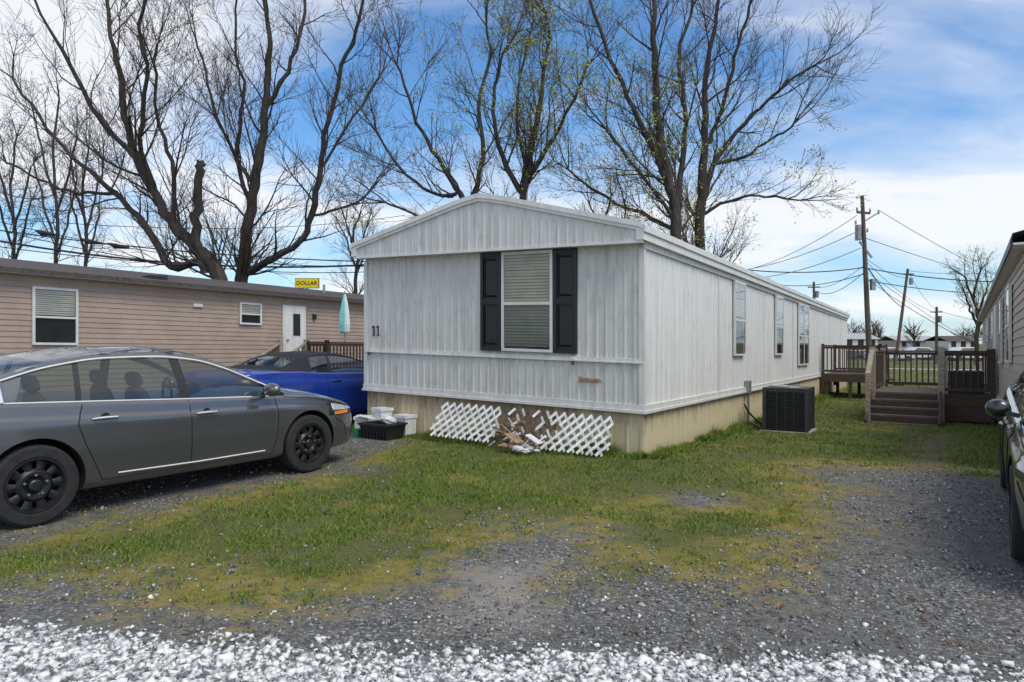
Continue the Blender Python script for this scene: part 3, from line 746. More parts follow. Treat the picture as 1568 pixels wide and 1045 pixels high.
    for (a0,a1,b0,b1_,m) in p['side']: patch(a0,a1,b0,b1_,.0,.90,m)
    patch(xa,xc,xa,xc,.90,1.0,p.get('railm',paint),0,40,2)
    gh_.obj('greenhouse',T,e,True,True,35)
    d=MB()
    def line(pts,r_,m,off=.001,n_=5):
        for s_ in (1,-1): d.tube([(x,s_*(ys_(x,z)+off),z) for x,z in pts],r_,m,n_)
    def dens(pts,k=8):
        o=[]
        for i in range(len(pts)-1):
            for j in range(k): o.append(tuple(pts[i][a]+(pts[i+1][a]-pts[i][a])*j/k for a in (0,1)))
        return o+[pts[-1]]
    for pts in p['seams']: line(dens(pts),.0045,'dark')
    if p.get('chrome'):
        c0,c1=p['chrome']
        for s_ in (1,-1):
            lo=[side(x,.02,.007) for x in np.linspace(c0,c1,40)]; hi=[side(x,.90,.010) for x in np.linspace(c0,c1,40)]
            d.tube([(q[0],s_*q[1],q[2]) for q in lo],.010,'chrome',6); d.tube([(q[0],s_*q[1],q[2]) for q in hi],.013,'chrome',6)
            d.tube([(q[0],s_*q[1],q[2]) for q in (lo[-1],hi[-1])],.022,'chrome',6)
    for pts,r_,m in p.get('strips',[]): line(dens(pts),r_,m,.003,6)
    for (x,z) in p['handles']:
        for s_ in (1,-1):
            y=ys_(x,z)
            d.tube([(x-.11,s_*(y+.012),z),(x-.09,s_*(y+.03),z+.003),(x,s_*(y+.034),z+.005),(x+.09,s_*(y+.03),z+.003),(x+.11,s_*(y+.012),z)],[.008,.014,.015,.014,.008],p.get('hm','chrome'),8)
            d.lathe([(.0,s_*.0),(.045,.0)],(x,s_*(y+.004),z),'dark',16)
    def spatch(xa_,xb_,zf0,zf1,m,off=.006):
        for s_ in (1,-1):
            P=[]
            for i_ in range(17):
                x=xa_+(xb_-xa_)*i_/16; row=[]
                for j in range(7):
                    z=zf0(x)+(zf1(x)-zf0(x))*j/6; row.append((x,s_*(ys_(x,z)+off*(1 if 0<i_<16 and 0<j<6 else -.5)),z+.002*(j==6)))
                P.append(row)
            d.grid(P,m)
    for L_ in p['lamps']: spatch(*L_)
    mx,mz=p['mirror']
    for s_ in (1,-1):
        yb=W(mx)*.93; rows=[]; ml=p.get('ml',.12)
        for i_ in range(9):
            th=math.pi*i_/8; rows.append([(mx+.07*math.sin(th)*math.cos(a)-.01,s_*(yb+.03+ml-ml*math.cos(th)),mz+.075*math.sin(th)*math.sin(a)) for a in np.linspace(0,2*math.pi,14,endpoint=False)])
        d.grid(rows,p.get('mm',paint),closed=True); d.beam((mx+.02,s_*(yb-.02),mz-.05),(mx+.01,s_*(yb+.07),mz-.03),.06,.03,'black')
    xn=x1+.004
    for k in range(5): d.beam((xn-.0,-.38,.30+.045*k),(xn,.38,.30+.045*k),.012,.014,'black')
    d.box(x0-.012,x0-.001,-.26,.26,.55,.67,'paper')
    d.obj('trim_details',T,e,True,True,40)
    n_=MB(); zf=ZS(0)-.22
    for (sx,sy) in p['seats']:
        rows=[]
        for (z,hw,hd,xo) in ((zf,.22,.10,0),(zf+.1,.23,.09,-.02),(zf+.28,.19,.06,-.06),(zf+.33,.13,.04,-.07),(zf+.345,.06,.03,-.075),(zf+.36,.12,.05,-.075),(zf+.43,.13,.055,-.09),(zf+.48,.10,.04,-.10),(zf+.49,.02,.01,-.1)):
            rows.append([(sx+xo+hd*math.cos(a),sy+hw*math.sin(a),z) for a in np.linspace(0,2*math.pi,14,endpoint=False)])
        n_.grid(rows,'interior',closed=True)
    n_.tube([(.42+.05*math.cos(a),.38+.18*math.cos(a),zf+.2+.17*math.sin(a)) for a in np.linspace(0,2*math.pi,21)],.014,'black',6)
    n_.box(.5,.95,-.68,.68,zf-.05,zf+.14,'interior')
    n_.obj('seats_and_dash',T,e,True,True,50)
    k=0
    for ax in (fa,ra):
        for s_ in (1,-1):
            k+=1; w_=MB(); yo=s_*(p['WY']+.0); c=(ax,yo,R); tw=.105
            prf=[(R*.66,-tw*.8),(R*.70,-tw),(R*.93,-tw*1.0),(R*.985,-tw*.85),(R,-tw*.6),(R,0),(R,tw*.6),(R*.985,tw*.85),(R*.93,tw*1.0),(R*.72,tw*1.02),(R*.66,tw*.86)]
            w_.lathe([(r_,h*s_) for r_,h in prf],c,'tire',48)
            rr=R*.67
            w_.lathe([(rr,s_*tw*.8),(rr+.006,s_*tw*.98),(rr-.008,s_*tw*.98),(rr-.018,s_*tw*.6),(rr-.03,s_*tw*.45),(rr-.034,-s_*tw*.5)],c,'rim',48)
            w_.lathe([(rr,-s_*.05),(0.0,-s_*.05)],c,'dark',32)
            ri,ro=rr*p.get('ri',.62),rr*.86; ns=p.get('spokes',10)
            w_.lathe([(rr-.02,s_*.05),(ro,s_*.055)],c,'rim',48)
            w_.lathe([(ri,s_*.055),(rr*.5,s_*.078),(rr*.38,s_*.075),(rr*.3,s_*.055),(rr*.24,s_*.05),(rr*.22,s_*.085),(rr*.16,s_*.095),(0,s_*.095)],c,p.get('rimm','rim'),32)
            for q in range(ns):
                a0_=2*math.pi*q/ns; hw=math.pi/ns*p.get('sw',.66)
                P=[[(c[0]+r_*math.cos(a0_+t_*hw),c[1]+s_*(.0555+(.012 if abs(t_)<.5 else 0)),c[2]+r_*math.sin(a0_+t_*hw)) for t_ in (-1,-.4,.4,1)] for r_ in (ri-.004,(ri+ro)/2,ro+.01)]
                w_.grid(P,p.get('rimm','rim'))
            for q in range(5):
                a0_=2*math.pi*q/5+.3; w_.tube([(c[0]+rr*.38*math.cos(a0_),c[1]+s_*.06,c[2]+rr*.38*math.sin(a0_)),(c[0]+rr*.38*math.cos(a0_),c[1]+s_*.09,c[2]+rr*.38*math.sin(a0_))],.010,'steel',6)
            w_.obj('wheel_%d'%k,T,e,True,True,35)
    return e
sedan=dict(fa=1.39,ra=-1.39,R=.33,RA=.375,WY=.80,
 W=[(-2.47,.66),(-2.43,.74),(-2.25,.84),(-1.9,.89),(-1.4,.912),(0,.915),(1.2,.912),(1.6,.90),(1.9,.86),(2.12,.77),(2.27,.63),(2.36,.46)],
 zb=[(-2.47,.40),(-2.3,.28),(-1.9,.22),(-1,.20),(1.5,.20),(2.1,.21),(2.36,.26)],
 zs=[(-2.47,.84),(-2.42,.95),(-2.25,1.0),(-1.9,1.02),(-1,.985),(0,.94),(.9,.91),(1.4,.875),(1.9,.79),(2.2,.69),(2.36,.58)],
 zt=[(-2.47,.86),(-2.42,1.0),(-2.25,1.07),(-2.0,1.085),(-1.8,.95),(-1.6,.78),(.8,.78),(1.05,.93),(1.2,.975),(1.5,.945),(1.9,.85),(2.2,.74),(2.36,.60)],
 rail=[(1.08,.83,.93),(.75,.765,1.09),(.40,.695,1.26),(.1,.645,1.36),(-.3,.62,1.405),(-.75,.62,1.395),(-1.2,.65,1.325),(-1.6,.70,1.20),(-1.98,.77,1.05)],
 bow=[(-1.98,-.22),(-1.2,-.10),(-.4,0),(.3,.12),(1.08,.24)],crn=[(-1.98,.03),(-1.2,.055),(-.4,.06),(.3,.055),(1.08,.03)],
 ws0=1.04,ws1=.26,rw0=-1.22,rw1=-1.90,
 side=[(1.08,.86,1.08,.80,'black'),(.86,-.02,.80,-.06,'cglass'),(-.02,-.12,-.06,-.16,'black'),(-.12,-1.02,-.16,-.98,'cglass'),(-1.02,-1.07,-.98,-1.03,'black'),(-1.07,-1.52,-1.03,-1.42,'cglass'),(-1.52,-1.98,-1.42,-1.98,'grey_paint')],
 seams=[[(.93,.89),(.95,.7),(.93,.45),(.88,.30)],[(-.06,.93),(-.06,.30)],[(-1.03,.96),(-1.08,.80),(-1.02,.62),(-.93,.42),(-.88,.30)],[(.88,.295),(-.88,.295)],[(1.05,.89),(1.5,.845),(1.9,.765),(2.15,.68)],[(1.77,.60),(1.95,.5),(2.0,.36)],[(-1.95,.60),(-2.2,.66)]],
 chrome=(.95,-1.60),strips=[([(.78,.33),(0,.325),(-.75,.335)],.009,'chrome')],handles=[(.10,.80),(-.86,.835)],
 lamps=[(1.66,2.26,lambda x:.615-.02*(x-1.7),lambda x:.80-.20*(x-1.7),'black',.004),(1.72,2.24,lambda x:.675-.02*(x-1.7),lambda x:.785-.20*(x-1.7),'lens',.012),(1.76,2.05,lambda x:.625,lambda x:.672,'orange',.012),(-2.44,-2.12,lambda x:.80,lambda x:.93,'red',.006)],
 mirror=(.80,.99),seats=[(-.25,.36),(-.25,-.36),(-1.15,.38),(-1.15,-.38)])
rx_=np.array((-3.89,5.52)); fxp=np.array((-2.30,7.90)); hv=(fxp-rx_)/np.linalg.norm(fxp-rx_); mid=(rx_+fxp)/2; rgt=np.array((hv[1],-hv[0]))
car('grey_sedan',tuple(mid-rgt*.90),tuple(hv),sedan,'grey_paint')
conv=dict(fa=1.42,ra=-1.38,R=.34,RA=.385,WY=.84,
 W=[(-2.32,.70),(-2.28,.78),(-2.1,.88),(-1.4,.955),(-.4,.93),(.5,.925),(1.3,.95),(1.8,.92),(2.15,.84),(2.35,.70),(2.45,.5)],
 zb=[(-2.32,.40),(-2.1,.28),(-1.6,.2),(1.6,.18),(2.2,.18),(2.45,.24)],
 zs=[(-2.32,.88),(-2.26,.99),(-2.0,1.02),(-1.3,1.02),(-.7,.98),(.5,.945),(1.3,.92),(1.9,.84),(2.3,.74),(2.45,.62)],
 zt=[(-2.32,.90),(-2.26,1.03),(-2.0,1.07),(-1.55,1.07),(-1.4,.9),(-1.2,.8),(.5,.8),(.75,.92),(.95,.99),(1.4,.98),(1.9,.89),(2.3,.77),(2.45,.64)],
 rail=[(.82,.83,.95),(.5,.76,1.09),(.2,.68,1.20),(-.05,.63,1.265),(-.4,.61,1.295),(-.75,.62,1.28),(-1.05,.65,1.22),(-1.35,.70,1.10),(-1.55,.74,1.03)],
 bow=[(-1.55,-.2),(-.9,-.06),(-.4,0),(.1,.1),(.82,.22)],crn=[(-1.55,.03),(-.9,.05),(-.4,.05),(.1,.045),(.82,.03)],
 ws0=.78,ws1=.04,rw0=-1.08,rw1=-1.38,
 side=[(.82,.62,.82,.58,'black'),(.62,-.5,.58,-.42,'cglass'),(-.5,-.56,-.42,-.48,'black'),(-.56,-.95,-.48,-.86,'cglass'),(-.95,-1.55,-.86,-1.55,'fabric')],railm='fabric',
 seams=[[(.72,.92),(.74,.6),(.68,.3)],[(-.62,.98),(-.66,.7),(-.55,.3)],[(.9,.93),(1.4,.89),(2.0,.8)],[(-1.5,1.0),(-2.2,.98)]],
 strips=[],handles=[(-.45,.84)],hm='blue_paint',
 lamps=[(2.0,2.3,lambda x:.66,lambda x:.74,'lens'),(-2.30,-2.0,lambda x:.80,lambda x:.92,'red')],
 mirror=(.60,1.0),seats=[(-.2,.36),(-.2,-.36),(-.85,.36),(-.85,-.36)],spokes=5,sw=.35,ri=.45)
car('blue_convertible',(-3.55,12.75),(.56,.828),conv,'blue_paint','fabric')
dkc=copy.deepcopy(sedan); dkc['side']=[(a,b,c,d,'black_paint' if m=='grey_paint' else m) for a,b,c,d,m in sedan['side']]; dkc.pop('chrome'); dkc['strips']=[]; dkc['hm']='black_paint'; dkc['ml']=.085
dkc['lamps']=sedan['lamps'][:2]+sedan['lamps'][3:]
hv2=np.array((.565,.825)); m2=np.array((4.30,5.85)); r2=np.array((hv2[1],-hv2[0]))
car('black_sedan',tuple(m2+r2*.84),tuple(-hv2),dkc,'black_paint')

# ------------------------------------------------------------ trees
def P3(px,py,Y): return Vector(((px-CX)/F*Y,Y,CH+(HY-py)/F*Y))
rt_=random.Random(11)
def rv(s=1): return Vector((rt_.gauss(0,s),rt_.gauss(0,s),rt_.gauss(0,s)))
def grow(mb,p,d,r,L,lev,leaf,maxlev=3,dens=1.0,rmin=.006):
    n=max(3,int(L/.45)) if lev<3 else 3
    n=min(n,8); pts=[p.copy()]; rad=[r]; d=d.normalized(); q=p.copy()
    for i in range(n):
        d=(d+rv(.13)+Vector((0,0,.10))).normalized(); q=q+d*(L/n); pts.append(q.copy()); rad.append(max(rmin*.7,r*(1-.8*(i+1)/n)))
    mb.tube(pts,rad,'bark' if lev<2 else 'twig',4 if lev<2 else 3,cap=False)
    if leaf is not None and lev>=2 and rt_.random()<leaf[1]:
        for k in range(rt_.randint(1,3)):
            leaf[0].append(pts[-1]+rv(.08))
        if rt_.random()<.5: leaf[0].append(pts[n//2]+rv(.05))
    if lev>=maxlev: return
    cnt={1:8,2:5}.get(lev,5); cnt=max(2,int(cnt*dens*min(1.3,L/(2.6 if lev==1 else 1.2))+rt_.random()))
    for c in range(cnt):
        k=rt_.uniform(.2,.98); i=min(int(k*n),n-1); base=pts[i].lerp(pts[i+1],k*n-i)
        dd=(pts[i+1]-pts[i]).normalized(); s=rv(1); s=(s-dd*s.dot(dd)).normalized()
        ang=rt_.uniform(.4,.9); nd=dd*math.cos(ang)+s*math.sin(ang)
        grow(mb,base,nd,max(rmin,rad[i]*rt_.uniform(.4,.65)),L*rt_.uniform(.38,.64)*(1.15-k*.4),lev+1,leaf,maxlev,dens,rmin)
def tree(name,Y0,limbs,leafp=0,leafrange=None,dens=1.0,rs=.55,spac=.58,maxlev=3,rmin=.0068,lenf=1.05):
    mb=MB('bark','twig'); leaves=[]; placed=[]
    for li,l in enumerate(limbs):
        if li==0: Ys=Y0
        else:
            best=min(placed,key=lambda q:(q[0]-l[0][0])**2+(q[1]-l[0][1])**2); Ys=best[2]
        k=rt_.uniform(-.35,.35) if li else rt_.uniform(-.1,.1)
        pts=[];rad=[]; acc=0
        for i,(a,b,r) in enumerate(l):
            if i: acc+=math.hypot(a-l[i-1][0],b-l[i-1][1])/F*Y0
            Y=Ys+k*acc; pts.append(P3(a,b,Y)); rad.append((r*rs+.15)/F*Y0); placed.append((a,b,Y))
        if li==0:
            g=pts[0].copy(); g.z=gf(g.x,g.y)-.1; pts.insert(0,g); rad.insert(0,rad[0]*1.15)
        fp=[];fr=[]
        for i in range(len(pts)-1):
            p0=pts[max(i-1,0)];p1=pts[i];p2=pts[i+1];p3=pts[min(i+2,len(pts)-1)]
            for j in range(4):
                t=j/4; m1=(p2-p0)*.5;m2=(p3-p1)*.5
                q=p1*(2*t**3-3*t*t+1)+m1*(t**3-2*t*t+t)+p2*(-2*t**3+3*t*t)+m2*(t**3-t*t)
                fp.append(q+rv(.035)); fr.append((rad[i]*(1-t)+rad[i+1]*t)*rt_.uniform(.94,1.08))
        fp.append(pts[-1]);fr.append(rad[-1]); mb.tube(fp,fr,'bark',9)
        tot=0; nxt=rt_.uniform(0,spac)
        for i in range(len(fp)-1):
            seg=(fp[i+1]-fp[i]); tot+=seg.length
            if fp[i].z<3.2 or l[-1][2]>=7: continue
            while tot>nxt:
                nxt+=spac*rt_.uniform(.6,1.4)
                dd=seg.normalized(); s=rv(1); s=(s-dd*s.dot(dd)).normalized(); ang=rt_.uniform(.45,.95)
                L=rt_.uniform(1.2,3.4)*lenf*(1 if fr[i]>.05 else .75)
                grow(mb,fp[i],dd*math.cos(ang)+s*math.sin(ang),max(.012,min(.05,fr[i]*rt_.uniform(.25,.5))),L,1,(leaves,leafp) if leafp else None,maxlev,dens,rmin)
        if l[-1][2]<7: 
            for _ in range(3): grow(mb,fp[-1],(fp[-1]-fp[-2]).normalized()+rv(.35),fr[-1]*.8,2.2*lenf,1,(leaves,leafp) if leafp else None,maxlev,dens,rmin)
    e=empty(name); o=mb.obj('branches',None,e,True,False)
    if leaves:
        Lv=np.array([tuple(q) for q in leaves]); 
        if leafrange: Lv=Lv[(Lv[:,2]>leafrange[0])&(Lv[:,2]<leafrange[1])]
        if len(Lv):
            Lv=np.repeat(Lv,3,0)+rng.normal(0,.06,(len(Lv)*3,3)); n=len(Lv)
            a=rng.normal(0,1,(n,3));a/=np.linalg.norm(a,axis=1)[:,None]; b=rng.normal(0,1,(n,3)); b-=a*(a*b).sum(1)[:,None]; b/=np.linalg.norm(b,axis=1)[:,None]
            s=rng.uniform(.022,.056,n)[:,None]
            Vv=np.stack([Lv-a*s,Lv+b*s*.6,Lv+a*s,Lv-b*s*.6],1).reshape(-1,3)
            lo=np_mesh('spring_leaves',Vv,np.arange(n*4).reshape(-1,4),[leafm]); lo.parent=e
    return e
leafm=simple('spring_leaf',(.40,.44,.05),.7,.5,4)
tree('bare_maple_tree',24,[
 [(335,428,22),(300,380,17),(268,350,14),(238,300,12),(208,240,10),(192,180,9),(182,110,7),(168,40,5),(160,-40,3)],
 [(318,420,15),(302,375,14),(302,320,12),(306,262,11),(307,248,10)],
 [(300,400,11),(262,408,10),(225,350,9),(170,290,7),(112,240,5),(60,180,4),(20,120,3)],
 [(238,300,8),(215,210,6),(225,120,5),(215,40,4),(232,-40,3)],
 [(208,240,7),(152,180,6),(108,100,5),(60,20,3),(30,-40,2.5)],
 [(268,350,7),(262,250,5),(240,180,4),(236,100,3)],
 [(180,295,5),(120,295,4),(60,275,3),(10,250,2.5)]])
tree('bare_maple_tree',26,[
 [(370,428,17),(376,370,15),(386,300,13),(400,230,11),(406,160,9),(414,90,7),(408,20,5),(400,-50,3)],
 [(372,420,10),(420,395,9),(458,372,8),(476,330,8),(490,260,7),(500,190,6),(520,120,5),(545,50,4),(565,-30,3)],
 [(386,320,7),(364,240,5),(372,150,4),(360,60,3),(365,-20,2.5)],
 [(405,170,6),(440,110,5),(462,40,4),(470,-40,3)],
 [(476,330,4),(520,320,3),(560,300,2.5)],[(490,260,4),(540,180,3),(580,120,2.5)],[(390,290,5),(340,200,4),(320,130,3),(300,60,2.5)]])
tree('bare_oak_tree',30,[
 [(735,500,10),(716,330,8),(692,280,6.5),(662,230,5),(632,170,4),(608,100,2.5)],
 [(716,320,7),(740,240,6),(734,160,5),(750,90,4),(745,40,2.5)],
 [(700,300,5),(650,290,4),(600,240,3),(575,200,2.5)],[(700,330,4),(640,330,3),(590,310,2.5)]],leafp=.12)
tree('budding_elm_tree',30,[
 [(800,500,13),(800,330,11),(806,270,10),(820,200,8),(830,130,6),(840,60,4),(836,20,3)],
 [(802,300,8),(768,240,7),(756,170,5),(765,100,4),(790,50,2.5)],
 [(806,280,7),(850,210,5),(880,150,4),(900,100,2.5)],
 [(806,260,5),(790,180,4),(800,100,3),(815,40,2.5)]],leafp=.45,leafrange=(9,17.5))
tree('budding_elm_tree',26,[
 [(1040,480,17),(1036,340,15),(1023,270,13),(1008,200,11),(1003,120,9),(1000,40,7),(1005,-40,5)],
 [(1023,280,9),(986,200,7),(952,130,6),(922,60,5),(900,-10,3)],
 [(1036,330,9),(1045,250,8),(1050,170,6),(1040,90,5),(1060,10,4)],
 [(1030,350,6),(960,320,4.5),(905,290,3.5),(870,260,2.5)],
 [(1030,330,5),(960,240,4),(930,200,3)]],leafp=.34,leafrange=(3,12.5))
tree('budding_elm_tree',28,[
 [(1075,480,15),(1073,340,14),(1075,270,12),(1080,200,9),(1078,120,7),(1095,40,5),(1100,-30,3)],
 [(1078,300,8),(1100,240,7),(1140,190,5),(1190,140,4),(1248,100,2.5)],
 [(1085,220,6),(1110,150,5),(1130,70,4),(1150,0,3)],
 [(1073,330,5),(1110,310,4),(1160,300,3),(1205,305,2.5)],
 [(1095,250,5),(1140,240,4),(1180,215,3),(1215,190,2.5)]],leafp=.22,leafrange=(3,11))
for nm,Y0,bx,h,sp in (('bare_tree',42,85,150,30),('bare_tree',46,20,210,25),('bare_tree',44,130,230,20),('budding_tree',60,1495,415,16),('bare_tree',55,545,330,14),('bare_tree',50,930,300,25)):
    y0=430 if bx<1400 else 520
    lm=[[(bx,y0,5),(bx+3,(y0*2+h)/3,4),(bx-4,(y0+2*h)/3,3),(bx+6,h,2)]]
    for q in range(4):
        s=(-1)**q; yy=y0-(y0-h)*(.1+.12*q); lm.append([(bx,yy,3.2),(bx+s*sp*.6,yy-(y0-h)*.2,2.6),(bx+s*sp*1.1,yy-(y0-h)*.45,1.8)])
    tree(nm,Y0,lm,dens=.8,spac=.9,rmin=.010,lenf=.9,leafp=.35 if nm[1]=='u' else 0)
mb=MB('twig')
for i in range(170):
    a=rt_.uniform(-1.25,1.25); R_=rt_.uniform(120,210); x=R_*math.sin(a)*1.1; y=R_*math.cos(a)*.8+40; h=rt_.uniform(5,9)
    p=Vector((x,y,-.6)); mb.tube([p,p+Vector((0,0,h*.5))],[.2,.12],'twig',4,cap=False)
    for k in range(26):
        b=p+Vector((0,0,h*rt_.uniform(.15,.55))); d=Vector((rt_.gauss(0,.5),rt_.gauss(0,.5),1)).normalized(); L=h*rt_.uniform(.25,.5); q=b+d*L*.5; q2=q+(d+rv(.3))*L*.5
        mb.tube([b,q,q2],[.10,.06,.03],'twig',3,cap=False)
        for z in range(3): 
            mb.tube([q,q+(d+rv(.5))*L*.4],[.05,.03],'twig',3,cap=False)
mb.obj('distant_trees',recalc=False)

# ------------------------------------------------------------ poles and wires
up=empty('utility_pole'); u_=MB(); Yp=33
pb=P3(1333,590,Yp); pb.z=gf(pb.x,pb.y)-.2; pt=P3(1320,300,Yp)
u_.tube([pb,pb.lerp(pt,.5),pt],[.14,.115,.085],'pole',10)
A=lambda px,py,Y=Yp:P3(px,py,Y)
u_.tube([A(1314,345),A(1314,368)],.15,'steel',12); u_.beam(A(1312,325),A(1332,327),.1,.1,'pole'); u_.beam(A(1322,340),A(1345,326),.06,.06,'steel')
for q in ((1312,318),(1332,320),(1345,322),(1310,338),(1328,350)): u_.tube([A(q[0],q[1]+6),A(q[0],q[1])],[.05,.04],'steel',6)
u_.beam(A(1316,370),A(1335,395),.08,.08,'steel'); u_.box(A(1330,430).x,A(1336,430).x,Yp-.3,Yp-.1,A(0,445).z,A(0,428).z,'steel')
u_.obj('pole',None,up)
def pole(a,b,Y,r):
    m_=MB(); p=P3(*a,Y); q=P3(*b,Y); p.z=gf(p.x,p.y)-.2; m_.tube([p,q],[r,r*.7],'pole',8); m_.beam(P3(b[0]-9,b[1]+8,Y),P3(b[0]+9,b[1]+8,Y),.1,.1,'pole'); m_.tube([P3(b[0]+5,b[1]+14,Y),P3(b[0]+5,b[1]+24,Y)],.16,'steel',8); m_.obj('utility_pole')
pole((1370,545),(1390,412),58,.15); pole((1434,556),(1434,470),62,.15); pole((1247,540),(1246,432),60,.15)
wr=MB()
def wire(a,b,sag,r=.016,n=14):
    a=Vector(a);b=Vector(b); wr.tube([a.lerp(b,i/n)-Vector((0,0,sag*4*(i/n)*(1-i/n))) for i in range(n+1)],r,'wire',4)
wire(A(1322,410),P3(1100,408,30),.25,.024); wire(A(1322,410),P3(1640,430,30),.3,.024); wire(A(1318,352),P3(1130,415,40),.3); wire(A(1312,330),P3(1150,412,45),.3)
wire(A(1345,322),P3(1640,470,50),.4); wire(A(1325,395),P3(1390,425,58),.3); wire(A(1325,400),P3(1434,480,62),.4); wire(A(1325,365),P3(1640,450,70),.4); wire(A(1325,405),P3(1246,440,60),.4)
wire(A(1325,415),P3(1560,560,40),.3,.012); wire(P3(1390,415,58),P3(1434,475,62),.4); wire(P3(1390,415,58),P3(1640,400,58),.6); wire(P3(1434,475,62),P3(1640,500,60),.6); wire(A(1326,425),P3(1500,530,24),.2,.014)
wire(A(1322,418),P3(1246,445,60),.6,.02); wire(A(1322,420),P3(1150,425,50),.6,.02); wire(A(1318,380),P3(1140,428,40),.3); wire(A(1328,430),P3(1640,440,45),.5,.02); wire(A(1330,412),P3(1380,470,45),.2,.03)
wire(P3(-120,335,30),P3(640,402,34),.45,.028); wire(P3(-120,346,30),P3(640,400,34),.9,.045); wire(P3(-120,322,31),P3(620,330,50),.9,.018); wire(P3(-120,318,32),P3(640,412,34),1.2,.02)
wire(P3(-120,308,31),P3(560,408,34),.8,.018); wire(P3(-120,360,29),P3(300,405,33),.2,.02)
for (x_,y_) in ((70,356),(140,369),(182,376)): 
    wr.tube([P3(x_-16,y_-3,30),P3(x_-6,y_+1,30),P3(x_+16,y_+4,30)],[.03,.12,.05],'wire',8)
wr.obj('overhead_wires')
ss=empty('store_sign'); s_=MB(); Ys=60; a_=P3(453,441,Ys); b_=P3(488,427,Ys)
s_.box(a_.x,b_.x,Ys-.12,Ys+.12,a_.z,b_.z,'yellow'); s_.box(a_.x-.04,b_.x+.04,Ys-.1,Ys+.1,a_.z-.04,b_.z+.04,'black'); s_.tube([((a_.x+b_.x)/2,Ys,-.6),((a_.x+b_.x)/2,Ys,a_.z)],.12,'steel',8)
s_.obj('panel',None,ss)
c=bpy.data.curves.new('lettering','FONT'); c.body='DOLLAR'; c.size=.48; c.extrude=.01; c.align_x='CENTER'; c.align_y='CENTER'; c.materials.append(M['black'])
o=bpy.data.objects.new('lettering',c); o.rotation_euler=(math.pi/2,0,0); o.location=((a_.x+b_.x)/2,Ys-.14,(a_.z+b_.z)/2); S.collection.objects.link(o); o.parent=ss
def fhouse(name,px,Y,w,d,h,wallm,roofm):
    c=P3(px,540,Y); z=gf(c.x,c.y); m_=MB(); m_.box(c.x-w/2,c.x+w/2,Y,Y+d,z-.1,z+h,wallm)
    m_.grid([[(x,Y-.4,z+h),(x,Y+d/2,z+h+1.1),(x,Y+d+.4,z+h)] for x in (c.x-w/2-.4,c.x+w/2+.4)],roofm)
    for k in range(3): x=c.x-w/2+w*(k+.5)/3; m_.box(x-.5,x+.5,Y-.05,Y+.01,z+1,z+2.1,'black')
    m_.obj(name)
fhouse('distant_house',1318,120,6,8,2.2,'trim','roofmetal'); fhouse('distant_house',1405,150,9,8,2.3,'brick','roofmetal'); fhouse('distant_house',1475,140,6,8,2.2,'trim','shingle')
def fcar(px,Y,m,sgn=1):
    c=P3(px,540,Y); z=gf(c.x,c.y); b=MB()
    pr=[(-2.2,.35),(-2.25,.8),(-2.1,.95),(-1.5,1.0),(-1.0,1.42),(.3,1.45),(.95,1.02),(1.9,.9),(2.2,.7),(2.2,.35)]
    b.grid([[(c.x+sgn*x,Y+yy*(.88 if zz<1.1 else .7),z+zz) for x,zz in pr] for yy in (-1,1)],m)
    for yy in (-1,1): b.poly([(c.x+sgn*x,Y+yy*(.88 if zz<1.1 else .7),z+zz) for x,zz in pr],m); b.poly([(c.x+sgn*x,Y+yy*(.9 if zz<1.1 else .73),z+zz) for x,zz in ((-1.35,1.03),(-.95,1.36),(.25,1.39),(.8,1.03))],'black')
    for x in (-1.35,1.35): b.lathe([(0,-.92),(.3,-.92),(.32,-.85),(.32,.85),(.3,.92),(0,.92)],(c.x+x,Y,z+.32),'tire',14)
    b.obj('parked_car')
fcar(1362,70,'white_paint'); fcar(1402,74,'white_paint',-1); fcar(1305,72,'grey_paint'); fcar(1480,72,'white_paint')
fe=MB()
def fpt(k,z): 
    x=12+k*26; y=44; return (x,y,gf(x,y)+z)
for i in range(14): fe.tube([fpt(i/13,-.1),fpt(i/13,1.3)],.035,'steel',6)
for z in (.1,1.25): fe.tube([fpt(0,z),fpt(1,z)],.02,'steel',5)
for i in range(170): 
    k=i/170; fe.tube([fpt(k,.05),fpt(k+.048,1.25)],.005,'steel',3,cap=False); fe.tube([fpt(k+.048,.05),fpt(k,1.25)],.005,'steel',3,cap=False)
fe.obj('chain_link_fence')
rd=MB('asph'); M['asph']=simple('asphalt',(.06,.06,.062),.9,.3,3)
rd.grid([[(-300,y,-.49),(0,y,float(gz(25,y))+.06),(300,y,float(gz(25,y))+.06)] for y in (76,84)],'asph'); rd.obj('road',recalc=False)

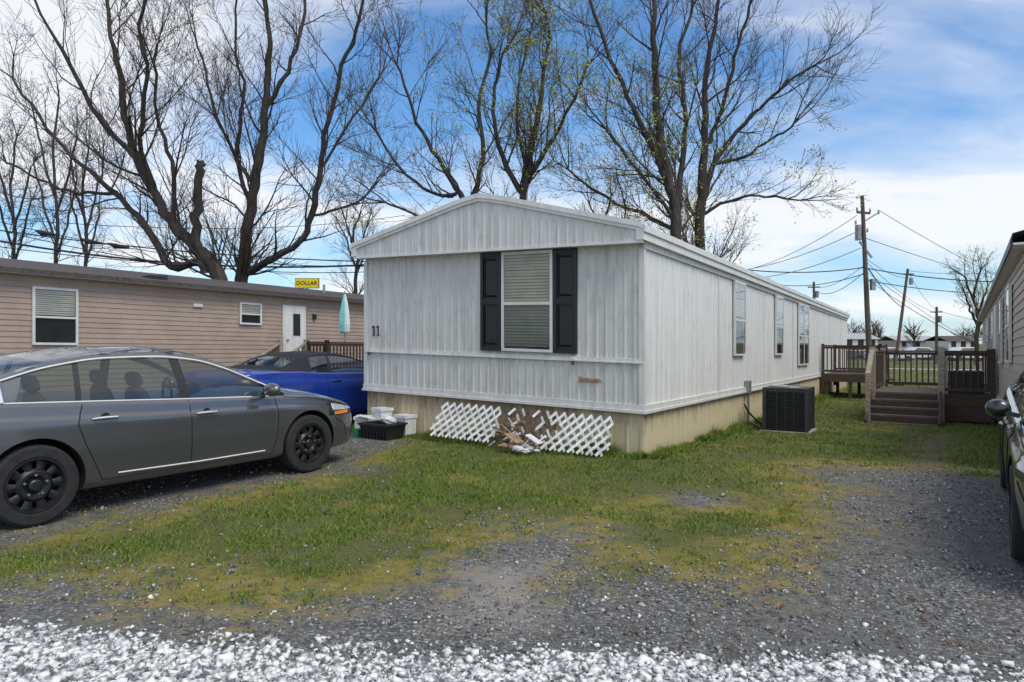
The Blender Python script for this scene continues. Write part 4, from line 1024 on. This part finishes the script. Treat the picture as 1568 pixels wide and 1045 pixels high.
# ------------------------------------------------------------ world, sun, camera
wd=bpy.data.worlds.new('World'); S.world=wd; wd.use_nodes=True; nt=wd.node_tree; bgn=nt.nodes['Background']
sun_az=math.radians(138); el=math.radians(54)
sky=N(nt,'ShaderNodeTexSky'); sky.sky_type='NISHITA'; sky.sun_disc=False; sky.sun_elevation=el; sky.sun_rotation=sun_az; sky.air_density=1.0; sky.dust_density=.4; sky.ozone_density=2.0
tc=N(nt,'ShaderNodeTexCoord'); sp=N(nt,'ShaderNodeSeparateXYZ'); nt.links.new(tc.outputs['Generated'],sp.inputs[0])
zc=math_(nt,'ADD',math_(nt,'MAXIMUM',sp.outputs[2],0.0),.20)
cx=math_(nt,'DIVIDE',sp.outputs[0],zc); cy=math_(nt,'DIVIDE',sp.outputs[1],zc)
cb=N(nt,'ShaderNodeCombineXYZ'); nt.links.new(cx,cb.inputs[0]); nt.links.new(cy,cb.inputs[1])
mp=N(nt,'ShaderNodeMapping'); mp.inputs['Location'].default_value=(3.1,1.7,0); mp.inputs['Rotation'].default_value=(0,0,.35); mp.inputs['Scale'].default_value=(.75,1.15,1); nt.links.new(cb.outputs[0],mp.inputs[0])
nn=N(nt,'ShaderNodeTexNoise'); nn.inputs['Scale'].default_value=1.0; nn.inputs['Detail'].default_value=6; nn.inputs['Roughness'].default_value=.54; nn.inputs['Distortion'].default_value=.5; nt.links.new(mp.outputs[0],nn.inputs['Vector'])
cl=ramp(nt,nn.outputs[0],[(.37,(0,0,0)),(.47,(.38,.38,.38)),(.57,(1,1,1))])
blue=mix(nt,1.0,sky.outputs[0],(.82,1.22,1.50),'MULTIPLY')
hz=ramp(nt,sp.outputs[2],[(0.0,(1,1,1)),(.28,(0,0,0))])
blue=mix(nt,math_(nt,'MULTIPLY',hz,.5),blue,(4.6,5.8,6.9))
c=mix(nt,math_(nt,'MULTIPLY',cl,.9),blue,(8.1,8.2,8.4))
nt.links.new(c,bgn.inputs[0]); bgn.inputs[1].default_value=.122
sl=bpy.data.lights.new('sun','SUN'); sl.energy=2.1; sl.angle=math.radians(28); sl.color=(1,.95,.86)
so=bpy.data.objects.new('sun',sl); S.collection.objects.link(so)
dv=Vector((math.sin(sun_az)*math.cos(el),math.cos(sun_az)*math.cos(el),math.sin(el))); so.rotation_euler=dv.to_track_quat('Z','Y').to_euler()
cam=bpy.data.cameras.new('camera'); co=bpy.data.objects.new('camera',cam); S.collection.objects.link(co); co.location=(0,0,CH); co.rotation_euler=(math.radians(90),0,0); cam.lens=24; cam.sensor_width=36; cam.clip_start=.05; cam.clip_end=3000; cam.shift_y=.001
S.camera=co
S.view_settings.view_transform='Standard'; S.view_settings.look='None'; S.view_settings.exposure=0
